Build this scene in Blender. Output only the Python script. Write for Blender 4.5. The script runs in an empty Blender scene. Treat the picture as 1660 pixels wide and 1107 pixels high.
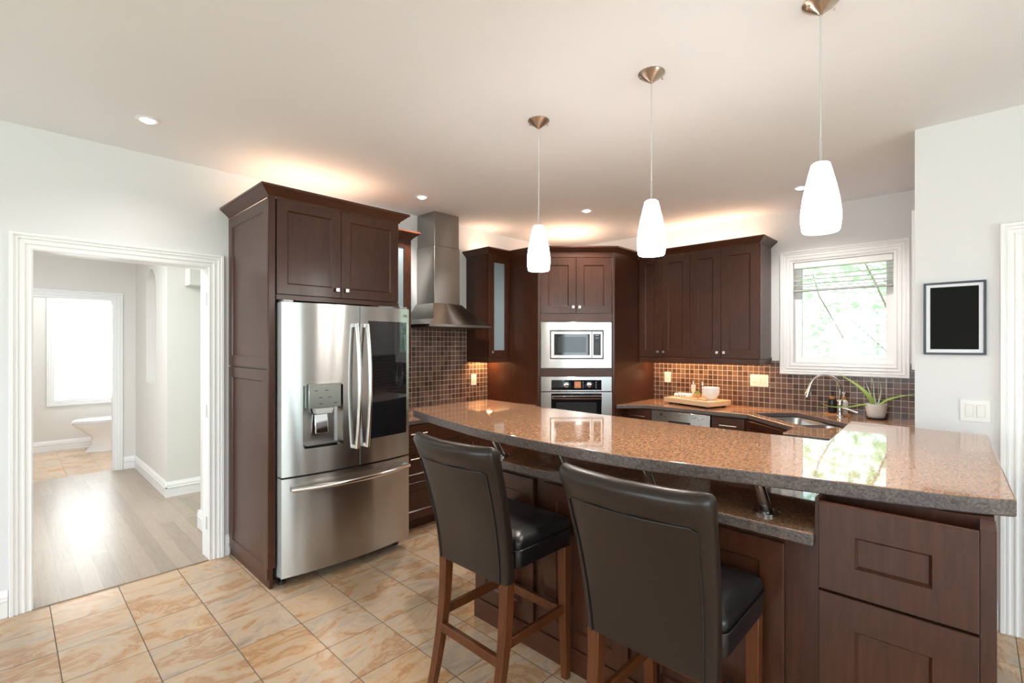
import bpy, bmesh, math, random
from mathutils import Vector, Matrix
from mathutils.geometry import tessellate_polygon
R = math.radians
S = bpy.context.scene
COL = S.collection
random.seed(7)

# ------------------------------------------------------------------ camera, view, world, daylight
cam_d = bpy.data.cameras.new('camera'); cam = bpy.data.objects.new('camera', cam_d); COL.objects.link(cam)
cam_d.sensor_width = 36.0; cam_d.lens = 17.0; cam_d.shift_y = 0.0027; cam_d.clip_start = 0.05
cam.location = (0, 0, 1.527); cam.rotation_euler = (R(90), 0, R(43.7 - 90))
S.camera = cam
S.view_settings.view_transform = 'Standard'; S.view_settings.look = 'None'
S.view_settings.exposure = 0.40; S.view_settings.gamma = 1.0; S.view_settings.use_curve_mapping = False
S.cycles.max_bounces = 10; S.cycles.diffuse_bounces = 6; S.cycles.glossy_bounces = 5; S.cycles.transmission_bounces = 6
S.cycles.sample_clamp_indirect = 6.0
S.cycles.caustics_reflective = False; S.cycles.caustics_refractive = False

W = bpy.data.worlds.new('sky'); S.world = W; W.use_nodes = True
bg = W.node_tree.nodes['Background']; bg.inputs[0].default_value = (0.84, 0.95, 1.0, 1); bg.inputs[1].default_value = 2.6

def area(name, loc, direction, sx, sy, power, color=(1, 1, 1), spread=180):
    d = bpy.data.lights.new(name, 'AREA'); d.shape = 'RECTANGLE'; d.size = sx; d.size_y = sy
    d.energy = power; d.color = color; d.spread = R(spread)
    o = bpy.data.objects.new(name, d); COL.objects.link(o); o.location = loc
    o.rotation_euler = Vector(direction).to_track_quat('-Z', 'Y').to_euler()
    return o
DAY = (0.76, 0.885, 1.0)
area('daylight_rear', (-4.55, 0.4, 1.5), (1, 0, 0.05), 4.6, 2.2, 125, DAY)
area('daylight_side', (-0.3, -4.85, 1.45), (0, 1, 0.05), 4.6, 2.3, 125, DAY)
sun_d = bpy.data.lights.new('sun', 'SUN'); sun_d.energy = 5; sun_d.angle = R(6); sun_d.color = (1, .98, .94)
sun = bpy.data.objects.new('sun', sun_d); COL.objects.link(sun); sun.location = (0, 0, 12)
sun.rotation_euler = Vector((.55, .35, -1.0)).to_track_quat('-Z', 'Y').to_euler()
area('daylight_bathroom', (0.8, 9.85, 1.4), (0, -1, -0.05), 1.2, 1.6, 125, (0.9, 0.96, 1.0))

# ------------------------------------------------------------------ materials
MATS = {}
def new_mat(name):
    m = bpy.data.materials.new(name); m.use_nodes = True
    MATS[name] = m
    nt = m.node_tree
    return m, nt, nt.nodes['Principled BSDF']
def lin(c):
    return tuple(((v / 255) / 12.92 if v / 255 <= .04045 else ((v / 255 + .055) / 1.055) ** 2.4) for v in c) + (1,)
def pm(name, color, rough=.5, metal=0, **kw):
    m, nt, b = new_mat(name)
    b.inputs['Base Color'].default_value = tuple(color[:3]) + (1,)
    b.inputs['Roughness'].default_value = rough; b.inputs['Metallic'].default_value = metal
    for k, v in kw.items():
        b.inputs[k.replace('_', ' ')].default_value = v
    return m
def N(nt, t, **kw):
    n = nt.nodes.new(t)
    for k, v in kw.items(): setattr(n, k, v)
    return n
def setin(n, **kw):
    for k, v in kw.items(): n.inputs[k.replace('_', ' ')].default_value = v
def coords(nt, scale=(1, 1, 1), loc=(0, 0, 0), rot=(0, 0, 0)):
    tc = N(nt, 'ShaderNodeTexCoord'); mp = N(nt, 'ShaderNodeMapping')
    mp.inputs['Scale'].default_value = scale; mp.inputs['Location'].default_value = loc; mp.inputs['Rotation'].default_value = rot
    nt.links.new(tc.outputs['Object'], mp.inputs['Vector'])
    return mp.outputs['Vector']
def ramp(nt, fac, stops):
    r = N(nt, 'ShaderNodeValToRGB'); cr = r.color_ramp
    while len(cr.elements) < len(stops): cr.elements.new(.5)
    for e, (p, c) in zip(cr.elements, stops): e.position = p; e.color = tuple(c[:3]) + (1,)
    nt.links.new(fac, r.inputs['Fac']); return r.outputs['Color']
def mix(nt, fac, a, b, mode='MIX'):
    n = N(nt, 'ShaderNodeMix', data_type='RGBA', blend_type=mode)
    for sock, v in ((n.inputs[0], fac), (n.inputs[6], a), (n.inputs[7], b)):
        if isinstance(v, (int, float)): sock.default_value = v
        elif isinstance(v, tuple): sock.default_value = tuple(v[:3]) + (1,)
        else: nt.links.new(v, sock)
    return n.outputs[2]
def noise(nt, vec, scale, detail=3, rough=.5, dist=0, dim='3D', w=None):
    n = N(nt, 'ShaderNodeTexNoise', noise_dimensions=dim)
    nt.links.new(vec, n.inputs['Vector'])
    n.inputs['Scale'].default_value = scale; n.inputs['Detail'].default_value = detail
    n.inputs['Roughness'].default_value = rough; n.inputs['Distortion'].default_value = dist
    if w is not None: nt.links.new(w, n.inputs['W'])
    return n.outputs['Fac']
def bump(nt, b, h, strength=.2, dist=.01):
    n = N(nt, 'ShaderNodeBump'); n.inputs['Strength'].default_value = strength; n.inputs['Distance'].default_value = dist
    nt.links.new(h, n.inputs['Height']); nt.links.new(n.outputs['Normal'], b.inputs['Normal'])

def wood_mat(name, dark, light, rough=.3, axis='Z', coat=0.0, gs=1.0):
    m, nt, b = new_mat(name)
    sc = {'Z': (9, 9, 1.0), 'X': (1.0, 9, 9), 'Y': (9, 1.0, 9)}[axis]
    v = coords(nt, tuple(s * gs for s in sc))
    f = noise(nt, v, 6, 6, .65, .6)
    f2 = noise(nt, coords(nt), 2.2, 2)
    c = ramp(nt, f, [(.3, dark), (.7, light)])
    c = mix(nt, .35, c, ramp(nt, f2, [(.3, dark), (.75, light)]))
    nt.links.new(c, b.inputs['Base Color']); b.inputs['Roughness'].default_value = rough
    b.inputs['Specular IOR Level'].default_value = .3; b.inputs['Coat Weight'].default_value = coat; b.inputs['Coat Roughness'].default_value = .2
    return m
ESP = wood_mat('espresso_maple', (.031, .0094, .0044), (.082, .0265, .0118), .36, 'Z', .32)
ESPH = wood_mat('espresso_maple_rail', (.040, .0122, .0056), (.096, .0315, .0138), .36, 'X', .25)
LEG = wood_mat('stained_oak', (.060, .016, .005), (.155, .048, .014), .36, 'Z', .1)
BUTCHER = wood_mat('butcher_block', (.60, .40, .24), (.80, .60, .40), .45, 'X', 0, 2)
SPOON = pm('pale_wood', (.62, .42, .25), .5)
BAMBOO = pm('amber_wood', (.55, .25, .07), .45)

def plaster(name, col, rough=.85):
    m, nt, b = new_mat(name)
    v = coords(nt)
    f = noise(nt, v, 260, 2)
    b.inputs['Base Color'].default_value = tuple(col) + (1,); b.inputs['Roughness'].default_value = rough
    bump(nt, b, f, .05, .002)
    return m
WALL = plaster('wall_paint', (.768, .772, .788))
HALLW = plaster('hall_paint', (.77, .755, .72))
CEIL = plaster('ceiling_paint', (.855, .872, .905))
TRIM = pm('white_trim', (.90, .905, .91), .35)
WHITE = pm('white_plastic', (.85, .84, .82), .3)
PORC = pm('porcelain', (.88, .88, .88), .08)
SWGAP = pm('dark_slot', (.03, .03, .03), .6)

def granite():
    m, nt, b = new_mat('brown_granite')
    v = coords(nt)
    f1 = noise(nt, v, 125, 5, .75)
    v2 = coords(nt, (1, 1, 1), rot=(0, 0, R(35)))
    mp = coords(nt, (28, 90, 60), rot=(0, 0, R(-45)))
    f2 = noise(nt, mp, 1.2, 5, .7, .3)
    c1 = ramp(nt, f1, [(.33, (.085, .042, .026)), (.45, (.30, .155, .085)), (.56, (.45, .25, .145)), (.70, (.66, .44, .29))])  # warm lamp light on the counters is put into this saturated brown
    c2 = ramp(nt, f2, [(.38, (.15, .078, .048)), (.55, (.41, .225, .13)), (.68, (.57, .36, .225))])
    c = mix(nt, .42, c1, c2)
    nt.links.new(c, b.inputs['Base Color']); b.inputs['Roughness'].default_value = .045
    b.inputs['IOR'].default_value = 1.85
    return m
GRAN = granite()
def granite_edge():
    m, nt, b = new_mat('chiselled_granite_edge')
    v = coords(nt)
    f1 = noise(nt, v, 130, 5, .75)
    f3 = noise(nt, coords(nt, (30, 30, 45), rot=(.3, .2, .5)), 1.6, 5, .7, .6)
    c = ramp(nt, f1, [(.34, (.03, .023, .022)), (.5, (.125, .095, .088)), (.68, (.29, .235, .215))])  # same stone as the top; cool window light put into the greyer tone
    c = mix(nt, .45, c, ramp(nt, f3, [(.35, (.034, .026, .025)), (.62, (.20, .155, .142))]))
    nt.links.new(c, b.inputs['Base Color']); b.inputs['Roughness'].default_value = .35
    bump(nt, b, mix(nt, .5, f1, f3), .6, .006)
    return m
GRANE = granite_edge()

def steel(name, base=.62, rough=.26, aniso=.85, tint=(1, .985, .96)):
    m, nt, b = new_mat(name)
    b.inputs['Base Color'].default_value = (base * tint[0], base * tint[1], base * tint[2], 1)
    b.inputs['Metallic'].default_value = 1
    b.inputs['Roughness'].default_value = rough
    b.inputs['Anisotropic Rotation'].default_value = .25
    b.inputs['Anisotropic'].default_value = aniso
    t = N(nt, 'ShaderNodeTangent', direction_type='RADIAL', axis='Z'); nt.links.new(t.outputs[0], b.inputs['Tangent'])
    return m
STEEL = steel('brushed_steel', .52, .22, .97)
STEELW = steel('hood_steel', .37, .26, .9, (1, .95, .88))
STEELF = pm('fridge_grey_side', (.42, .43, .43), .4, .7)
DSIDE = pm('door_edge_grey', (.48, .49, .50), .35, .2)
CHROME = pm('chrome', (.82, .83, .84), .06, 1)
NICKEL = pm('satin_nickel', (.70, .66, .60), .25, 1)
BRONZE = pm('brushed_nickel_canopy', (.52, .42, .33), .28, 1)
SINKM = pm('sink_steel', (.62, .64, .66), .28, 1)
BLACKG = pm('black_glass', (.008, .009, .011), .03, 0, IOR=1.6)
GREYG = pm('oven_window', (.035, .04, .042), .05, 0, IOR=1.42)
BLACKP = pm('black_plastic', (.02, .02, .021), .4)
DGREY = pm('dark_grey_metal', (.06, .062, .066), .35, .6)
POSTM = pm('post_steel', (.50, .51, .52), .2, 1)
AMBERD = pm('amber_display', (.30, .10, .03), .3, 0); AMBERD.node_tree.nodes['Principled BSDF'].inputs['Emission Color'].default_value = (1, .35, .08, 1); AMBERD.node_tree.nodes['Principled BSDF'].inputs['Emission Strength'].default_value = .22
BLUED = pm('blue_display', (.02, .05, .09), .3); BLUED.node_tree.nodes['Principled BSDF'].inputs['Emission Color'].default_value = (.3, .7, 1, 1); BLUED.node_tree.nodes['Principled BSDF'].inputs['Emission Strength'].default_value = .15
SILVERP = pm('silver_print', (.55, .55, .55), .4)
LEATHER = None
def leather():
    m, nt, b = new_mat('dark_brown_leather')
    v = coords(nt); f = noise(nt, v, 330, 2)
    b.inputs['Base Color'].default_value = (.018, .0108, .0086, 1); b.inputs['Roughness'].default_value = .33; b.inputs['Specular IOR Level'].default_value = .45
    bump(nt, b, f, .12, .002); return m
LEATHER = leather()
SEATL = pm('black_leather_seat', (.006, .006, .007), .30)
PIPING = pm('black_piping', (.008, .008, .008), .4)
FROST = pm('frosted_glass', (.26, .32, .34), .22, 0)
def glass_mat():
    m, nt, b = new_mat('window_glass')
    nt.nodes.remove(b)
    g = N(nt, 'ShaderNodeBsdfGlossy'); g.inputs['Roughness'].default_value = .01
    t = N(nt, 'ShaderNodeBsdfTransparent'); t.inputs[0].default_value = (.96, .99, .985, 1)
    f = N(nt, 'ShaderNodeFresnel'); f.inputs[0].default_value = 1.45
    x = N(nt, 'ShaderNodeMixShader')
    nt.links.new(f.outputs[0], x.inputs[0]); nt.links.new(t.outputs[0], x.inputs[1]); nt.links.new(g.outputs[0], x.inputs[2])
    nt.links.new(x.outputs[0], nt.nodes['Material Output'].inputs[0]); return m
GLASS = glass_mat()
def translucent(name, col, amt=.6):
    m, nt, b = new_mat(name)
    b.inputs['Base Color'].default_value = tuple(col) + (1,); b.inputs['Roughness'].default_value = .5
    t = N(nt, 'ShaderNodeBsdfTranslucent'); t.inputs[0].default_value = tuple(col) + (1,)
    x = N(nt, 'ShaderNodeMixShader'); x.inputs[0].default_value = amt
    nt.links.new(b.outputs[0], x.inputs[1]); nt.links.new(t.outputs[0], x.inputs[2])
    nt.links.new(x.outputs[0], nt.nodes['Material Output'].inputs[0]); return m
BLIND = translucent('blind_white', (.85, .86, .84), .5)
BLINDB = translucent('bathroom_blind_white', (.85, .86, .85), .5)
LEAF = translucent('tree_leaf', (.52, .72, .46), .5)
BARK = pm('tree_bark', (.18, .13, .10), .9)
SHADE = pm('opal_glass_shade', (.9, .88, .84), .2)
SHADE.node_tree.nodes['Principled BSDF'].inputs['Emission Color'].default_value = (1, .965, .92, 1)
SHADE.node_tree.nodes['Principled BSDF'].inputs['Emission Strength'].default_value = 17
LAMP = pm('lamp_face', (1, 1, 1), .5)
LAMP.node_tree.nodes['Principled BSDF'].inputs['Emission Color'].default_value = (1, .95, .88, 1)
LAMP.node_tree.nodes['Principled BSDF'].inputs['Emission Strength'].default_value = 7
PICBLACK = pm('black_print', (.0135, .0135, .0135), .9, 0, Specular_IOR_Level=.05)
PICFRAME = pm('navy_black_frame', (.02, .024, .04), .35)
MATBOARD = pm('white_mat_board', (.83, .85, .90), .7)
ALOE = pm('aloe_green', (.42, .62, .16), .4)
ALOEP = pm('aloe_pale', (.62, .76, .58), .4)
SOIL = pm('soil', (.05, .03, .02), .9)
MOSS = pm('plant_green', (.18, .34, .05), .7)
TWINE = pm('twine', (.50, .33, .17), .8)
CLOTHW = pm('white_cloth', (.82, .80, .80), .85)
CLOTHB = pm('grey_stripe', (.45, .45, .52), .85)
BOTB = pm('black_bottle', (.012, .012, .013), .25)
BOTW = pm('white_bottle', (.80, .83, .85), .25)
SALT = pm('white_salt', (.85, .82, .80), .4)
PEPPER = pm('dark_pepper', (.05, .04, .035), .4)
LAWN = pm('lawn', (.20, .32, .12), .9)

def tile_floor():
    m, nt, b = new_mat('floor_tile')
    P = .3132
    v = coords(nt, loc=(-.4898 + P * 40, -3.2878 + P * 40, 0))
    br = N(nt, 'ShaderNodeTexBrick', offset=0, squash=1)
    nt.links.new(v, br.inputs['Vector'])
    setin(br, Scale=1.0, Mortar_Size=.0025, Mortar_Smooth=.15, Brick_Width=P, Row_Height=P, Bias=0)
    br.inputs['Color1'].default_value = (.30, .30, .30, 1); br.inputs['Color2'].default_value = (.75, .75, .75, 1)
    fl = N(nt, 'ShaderNodeVectorMath', operation='SNAP'); fl.inputs[1].default_value = (P, P, 1)
    nt.links.new(v, fl.inputs[0])
    wn = N(nt, 'ShaderNodeTexWhiteNoise', noise_dimensions='3D'); nt.links.new(fl.outputs[0], wn.inputs['Vector'])
    ad = N(nt, 'ShaderNodeVectorMath', operation='MULTIPLY_ADD')
    nt.links.new(wn.outputs['Color'], ad.inputs[0]); ad.inputs[1].default_value = (9, 9, 9); nt.links.new(v, ad.inputs[2])
    st = N(nt, 'ShaderNodeMapping'); st.inputs['Scale'].default_value = (1.0, 1.7, 1); st.inputs['Rotation'].default_value = (0, 0, R(20))
    nt.links.new(ad.outputs[0], st.inputs['Vector'])
    f1 = noise(nt, st.outputs[0], 3.0, 9, .68, .8)
    f2 = noise(nt, st.outputs[0], 9, 6, .7, .8)
    c = ramp(nt, f1, [(.26, (.30, .27, .25)), (.38, (.50, .44, .39)), (.47, (.66, .56, .45)), (.53, (.64, .46, .29)), (.57, (.46, .22, .08)), (.62, (.62, .42, .25)), (.70, (.66, .55, .44)), (.82, (.44, .38, .33))])
    c2 = ramp(nt, f2, [(.36, (.42, .34, .27)), (.5, (.66, .57, .48)), (.7, (.64, .46, .29))])
    c = mix(nt, .18, c, c2)
    c = mix(nt, .24, c, ramp(nt, wn.outputs['Value'], [(.0, (.40, .36, .34)), (.5, (.62, .52, .42)), (1, (.62, .40, .21))]), 'MIX')
    c = mix(nt, br.outputs['Fac'], c, (.17, .135, .10))
    c = mix(nt, 1, c, (.92, .82, .72), 'MULTIPLY')
    nt.links.new(c, b.inputs['Base Color'])
    rr = mix(nt, br.outputs['Fac'], (.22, .22, .22), (.8, .8, .8)); nt.links.new(rr, b.inputs['Roughness'])
    inv = N(nt, 'ShaderNodeMath', operation='SUBTRACT'); inv.inputs[0].default_value = 1; nt.links.new(br.outputs['Fac'], inv.inputs[1])
    bump(nt, b, inv.outputs[0], .4, .003)
    return m
FLOORT = tile_floor()
def mosaic(name, ax):
    m, nt, b = new_mat(name)
    P = .0492
    tc = N(nt, 'ShaderNodeTexCoord'); sp = N(nt, 'ShaderNodeSeparateXYZ'); cb = N(nt, 'ShaderNodeCombineXYZ')
    nt.links.new(tc.outputs['Object'], sp.inputs[0])
    nt.links.new(sp.outputs[ax], cb.inputs[0]); nt.links.new(sp.outputs[2], cb.inputs[1])
    ofs = N(nt, 'ShaderNodeVectorMath', operation='ADD'); ofs.inputs[1].default_value = (P * 40 + .01, P * 40 - .915, 0)
    nt.links.new(cb.outputs[0], ofs.inputs[0]); v = ofs.outputs[0]
    br = N(nt, 'ShaderNodeTexBrick', offset=0, squash=1); nt.links.new(v, br.inputs['Vector'])
    setin(br, Scale=1.0, Mortar_Size=.0014, Mortar_Smooth=.1, Brick_Width=P, Row_Height=P, Bias=0)
    fl = N(nt, 'ShaderNodeVectorMath', operation='SNAP'); fl.inputs[1].default_value = (P, P, 1); nt.links.new(v, fl.inputs[0])
    wn = N(nt, 'ShaderNodeTexWhiteNoise', noise_dimensions='3D'); nt.links.new(fl.outputs[0], wn.inputs['Vector'])
    c = ramp(nt, wn.outputs['Value'], [(0, (.066, .036, .027)), (.5, (.105, .060, .044)), (1, (.16, .096, .072))])
    c = mix(nt, br.outputs['Fac'], c, (.78, .68, .56))
    nt.links.new(c, b.inputs['Base Color'])
    rr = mix(nt, br.outputs['Fac'], (.22, .22, .22), (.8, .8, .8)); nt.links.new(rr, b.inputs['Roughness'])
    inv = N(nt, 'ShaderNodeMath', operation='SUBTRACT'); inv.inputs[0].default_value = 1; nt.links.new(br.outputs['Fac'], inv.inputs[1])
    bump(nt, b, inv.outputs[0], .5, .002)
    return m
MOSX = mosaic('mosaic_tile_x', 0); MOSY = mosaic('mosaic_tile_y', 1)
def planks():
    m, nt, b = new_mat('oak_planks')
    v = coords(nt, rot=(0, 0, R(90)), loc=(20, 20, 0))
    br = N(nt, 'ShaderNodeTexBrick', offset=.37, squash=1); nt.links.new(v, br.inputs['Vector'])
    setin(br, Scale=1.0, Mortar_Size=.001, Mortar_Smooth=.3, Brick_Width=1.1, Row_Height=.095, Bias=0)
    br.inputs['Color1'].default_value = (.31, .245, .19, 1); br.inputs['Color2'].default_value = (.42, .34, .265, 1); br.inputs['Mortar'].default_value = (.2, .14, .1, 1)
    f = noise(nt, coords(nt, (22, 1.6, 1)), 2.2, 6, .65, 1.2)
    c = mix(nt, .35, br.outputs['Color'], ramp(nt, f, [(.3, (.24, .185, .14)), (.7, (.47, .385, .30))]))
    nt.links.new(c, b.inputs['Base Color']); b.inputs['Roughness'].default_value = .32
    return m
PLANK = planks()

# ------------------------------------------------------------------ mesh helpers
class MB:
    def __init__(s): s.v = []; s.f = []; s.mi = []
    def add(s, vs, fs, mi=0):
        o = len(s.v); s.v += [tuple(p) for p in vs]; s.f += [tuple(i + o for i in f) for f in fs]; s.mi += [mi] * len(fs)
        return s
    def box(s, x0, x1, y0, y1, z0, z1, mi=0):
        x0, x1 = min(x0, x1), max(x0, x1); y0, y1 = min(y0, y1), max(y0, y1); z0, z1 = min(z0, z1), max(z0, z1)
        v = [(x, y, z) for x in (x0, x1) for y in (y0, y1) for z in (z0, z1)]
        return s.add(v, [(0, 1, 3, 2), (4, 6, 7, 5), (0, 4, 5, 1), (2, 3, 7, 6), (0, 2, 6, 4), (1, 5, 7, 3)], mi)
    def hull(s, bottom, top, mi=0):   # two equal loops joined
        n = len(bottom)
        return s.add(list(bottom) + list(top), [tuple(range(n))[::-1], tuple(range(n, 2 * n))] + [(i, (i + 1) % n, n + (i + 1) % n, n + i) for i in range(n)], mi)
    def prism(s, poly, d0, d1, fn, holes=(), mi=0, side_mi=None):
        side_mi = mi if side_mi is None else side_mi
        loops = [poly] + list(holes)
        tris = tessellate_polygon([[Vector((p[0], p[1], 0)) for p in l] for l in loops])
        flat = [p for l in loops for p in l]
        n = len(flat)
        vs = [fn(p[0], p[1], d0) for p in flat] + [fn(p[0], p[1], d1) for p in flat]
        s.add(vs, [tuple(t) for t in tris] + [tuple(i + n for i in t)[::-1] for t in tris], mi)
        for l in loops:
            k = len(l)
            s.add([fn(p[0], p[1], d0) for p in l] + [fn(p[0], p[1], d1) for p in l], [(i, (i + 1) % k, k + (i + 1) % k, k + i) for i in range(k)], side_mi)
        return s
    def lathe(s, prof, c=(0, 0, 0), n=32, mi=0, fn=None):
        vs = []; fs = []
        for r, z in prof:
            for i in range(n):
                a = 2 * math.pi * i / n; p = (c[0] + r * math.cos(a), c[1] + r * math.sin(a), c[2] + z)
                vs.append(fn(p) if fn else p)
        for j in range(len(prof) - 1):
            for i in range(n):
                fs.append((j * n + i, j * n + (i + 1) % n, (j + 1) * n + (i + 1) % n, (j + 1) * n + i))
        if prof[0][0] > 1e-5: fs.append(tuple(range(n))[::-1])
        if prof[-1][0] > 1e-5: fs.append(tuple((len(prof) - 1) * n + i for i in range(n)))
        return s.add(vs, fs, mi)
    def tube(s, path, r, n=12, mi=0, cap=True, flat=None):
        P = [Vector(p) for p in path]; rs = r if isinstance(r, (list, tuple)) else [r] * len(P)
        t0 = (P[1] - P[0]).normalized()
        up = Vector((0, 0, 1)) if abs(t0.z) < .9 else Vector((1, 0, 0))
        nrm = (up - t0 * up.dot(t0)).normalized(); vs = []; fs = []
        for i, p in enumerate(P):
            t = (P[min(i + 1, len(P) - 1)] - P[max(i - 1, 0)]).normalized()
            nrm = (nrm - t * nrm.dot(t)).normalized(); bn = t.cross(nrm)
            for k in range(n):
                a = 2 * math.pi * k / n
                ra = rs[i]; rb = rs[i] * (flat if flat else 1)
                vs.append(p + nrm * (math.cos(a) * ra) + bn * (math.sin(a) * rb))
        for i in range(len(P) - 1):
            for k in range(n): fs.append((i * n + k, i * n + (k + 1) % n, (i + 1) * n + (k + 1) % n, (i + 1) * n + k))
        if cap: fs += [tuple(range(n))[::-1], tuple((len(P) - 1) * n + k for k in range(n))]
        return s.add(vs, fs, mi)
    def loft(s, loops, mi=0, cap=True):
        n = len(loops[0]); vs = [p for l in loops for p in l]; fs = []
        for j in range(len(loops) - 1):
            for i in range(n): fs.append((j * n + i, j * n + (i + 1) % n, (j + 1) * n + (i + 1) % n, (j + 1) * n + i))
        if cap: fs += [tuple(range(n))[::-1], tuple((len(loops) - 1) * n + i for i in range(n))]
        return s.add(vs, fs, mi)
    def build(s, name, mat, parent=None, bevel=0, ang=35, segs=2):
        me = bpy.data.meshes.new(name)
        me.from_pydata([tuple(p) for p in s.v], [], s.f)
        for m in (mat if isinstance(mat, (list, tuple)) else [mat]): me.materials.append(m)
        bm = bmesh.new(); bm.from_mesh(me)
        for f, k in zip(bm.faces, s.mi): f.material_index = k
        bmesh.ops.remove_doubles(bm, verts=bm.verts, dist=1e-5)
        bmesh.ops.recalc_face_normals(bm, faces=bm.faces)
        for f in bm.faces: f.smooth = True
        for e in bm.edges:
            e.smooth = not (len(e.link_faces) != 2 or e.calc_face_angle(0) > R(ang))
        bm.to_mesh(me); bm.free()
        o = bpy.data.objects.new(name, me); COL.objects.link(o)
        if parent is not None: o.parent = parent
        if bevel:
            md = o.modifiers.new('bevel', 'BEVEL'); md.width = bevel; md.segments = segs; md.limit_method = 'ANGLE'; md.angle_limit = R(40)
            md.harden_normals = False
        return o

def tag(o, label, cat, group=None, kind=None):
    o['label'] = label; o['category'] = cat
    if group: o['group'] = group
    if kind: o['kind'] = kind
    return o
def thing(name, label, cat, loc=(0, 0, 0), rz=0, group=None):
    o = bpy.data.objects.new(name, None); COL.objects.link(o); o.location = loc; o.rotation_euler = (0, 0, R(rz))
    o.empty_display_size = .1
    return tag(o, label, cat, group)
def struct(mb, name, mat, parent=None, label=None, cat=None, **kw):
    o = mb.build(name, mat, parent, **kw)
    if parent is None:
        o['kind'] = 'structure'; o['label'] = label; o['category'] = cat
    return o
def dup(root, loc=None, rz=None, label=None):
    r = root.copy(); COL.objects.link(r)
    if loc is not None: r.location = loc
    if rz is not None: r.rotation_euler = (0, 0, R(rz))
    if label: r['label'] = label
    for ch in list(root.children):
        c = ch.copy(); COL.objects.link(c); c.parent = r
        for g in list(ch.children):
            d = g.copy(); COL.objects.link(d); d.parent = c
    return r
XY = lambda a, b, d: (a, b, d)
XZ = lambda a, b, d: (a, d, b)        # polygon in x,z, extruded along y
YZ = lambda a, b, d: (d, a, b)        # polygon in y,z, extruded along x
def rect(a0, a1, b0, b1): return [(a0, b0), (a1, b0), (a1, b1), (a0, b1)]
def rrect(a0, a1, b0, b1, r, n=5):
    out = []
    for cx, cy, s in ((a1 - r, b1 - r, 0), (a0 + r, b1 - r, 90), (a0 + r, b0 + r, 180), (a1 - r, b0 + r, 270)):
        for i in range(n + 1):
            t = R(s + 90 * i / n); out.append((cx + r * math.cos(t), cy + r * math.sin(t)))
    return out
PROF = [(0, 0), (0, .012), (.008, .016), (.014, .012), (.030, .012), (.034, .019), (.040, .019), (.044, .014), (.058, .014), (.062, .022), (.069, .022), (.073, .016), (.076, .016), (.080, .026), (.094, .026), (.098, .020), (.098, 0)]
def casing(mb, a0, a1, b0, b1, fn, closed=False, prof=PROF, sc=1.0):
    rows = []
    for u, d in prof:
        u *= sc
        if closed: rows.append([fn(a0 - u, b0 - u, d), fn(a0 - u, b1 + u, d), fn(a1 + u, b1 + u, d), fn(a1 + u, b0 - u, d)])
        else: rows.append([fn(a0 - u, b0, d), fn(a0 - u, b1 + u, d), fn(a1 + u, b1 + u, d), fn(a1 + u, b0, d)])
    vs = [p for r in rows for p in r]; fs = []
    segs = 4 if closed else 3
    for j in range(len(rows)):
        k = (j + 1) % len(rows)
        for i in range(segs): fs.append((j * 4 + i, j * 4 + (i + 1) % 4, k * 4 + (i + 1) % 4, k * 4 + i))
    if not closed:
        fs += [tuple(j * 4 for j in range(len(rows))), tuple(j * 4 + 3 for j in range(len(rows)))]
    return mb.add(vs, fs)
BPROF = [(0, 0), (.016, 0), (.016, .085), (.020, .090), (.020, .100), (.015, .105), (.017, .112), (.017, .120), (.010, .132), (.006, .150), (0, .150)]
def baseboard(mb, p0, p1, nrm):   # p0,p1 xy on the wall, nrm = into the room
    vs = [(p[0] + nrm[0] * d, p[1] + nrm[1] * d, z + .0005) for p in (p0, p1) for d, z in BPROF]; n = len(BPROF)
    return mb.add(vs, [(i, (i + 1) % n, n + (i + 1) % n, n + i) for i in range(n)] + [tuple(range(n)), tuple(range(n, 2 * n))])

# ------------------------------------------------------------------ dimensions
YW, XW, XP, YR, ZC = 3.92, 5.07, 3.66, .25, 2.775
ZCT, ZB = .915, 1.084      # kitchen counter, raised bar

# ------------------------------------------------------------------ room shell
struct(MB().box(-4.3, 5.2, -4.6, 3.935, -.06, 0), 'floor', FLOORT, label='square stone look floor tiles in cream and rust', cat='floor')
struct(MB().box(-1.3, 3.2, 3.935, 7.58, -.06, 0), 'floor_hall', PLANK, label='pale oak plank floor of the hall beyond the doorway', cat='floor')
struct(MB().box(-1.3, 3.2, 7.58, 9.65, -.06, 0), 'floor_bathroom', FLOORT, label='cream tiles on the bathroom floor beyond the hall', cat='floor')
struct(MB().box(.1, .992, 3.905, 3.955, 0, .008), 'trim_1', PLANK, label='flat wooden threshold strip between tile and plank floor', cat='threshold', bevel=.003)
struct(MB().box(-4.3, 5.2, -4.6, 4.07, ZC, ZC + .1), 'ceiling', CEIL, label='flat white kitchen ceiling', cat='ceiling')
struct(MB().box(-1.3, 3.2, 4.07, 9.65, ZC, ZC + .1), 'ceiling_hall', CEIL, label='white ceiling over hall and bathroom', cat='ceiling')
OX0, OX1, OZ = .104, .992, 2.072
struct(MB().prism([(-4.3, 0), (OX0 - .012, 0), (OX0 - .012, OZ + .012), (OX1 + .012, OZ + .012), (OX1 + .012, 0), (5.2, 0), (5.2, ZC), (-4.3, ZC)], YW, YW + .13, XZ), 'wall_left', WALL, label='off white wall holding the doorway, refrigerator and hood', cat='wall')
WY0, WY1, WZ0, WZ1 = .462, 1.240, 1.335, 2.305     # kitchen window opening
struct(MB().prism(rect(-.1, YW, 0, ZC), XW, XW + .16, YZ, [rect(WY0, WY1, WZ0, WZ1)]), 'wall_back', WALL, label='off white wall holding the kitchen window over the sink', cat='wall')
struct(MB().box(XP + .12, XW, YR - .12, YR, 0, ZC), 'wall_return', WALL, label='short off white return wall beside the sink', cat='wall')
DY1, DY0 = -.192, -1.05
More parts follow.
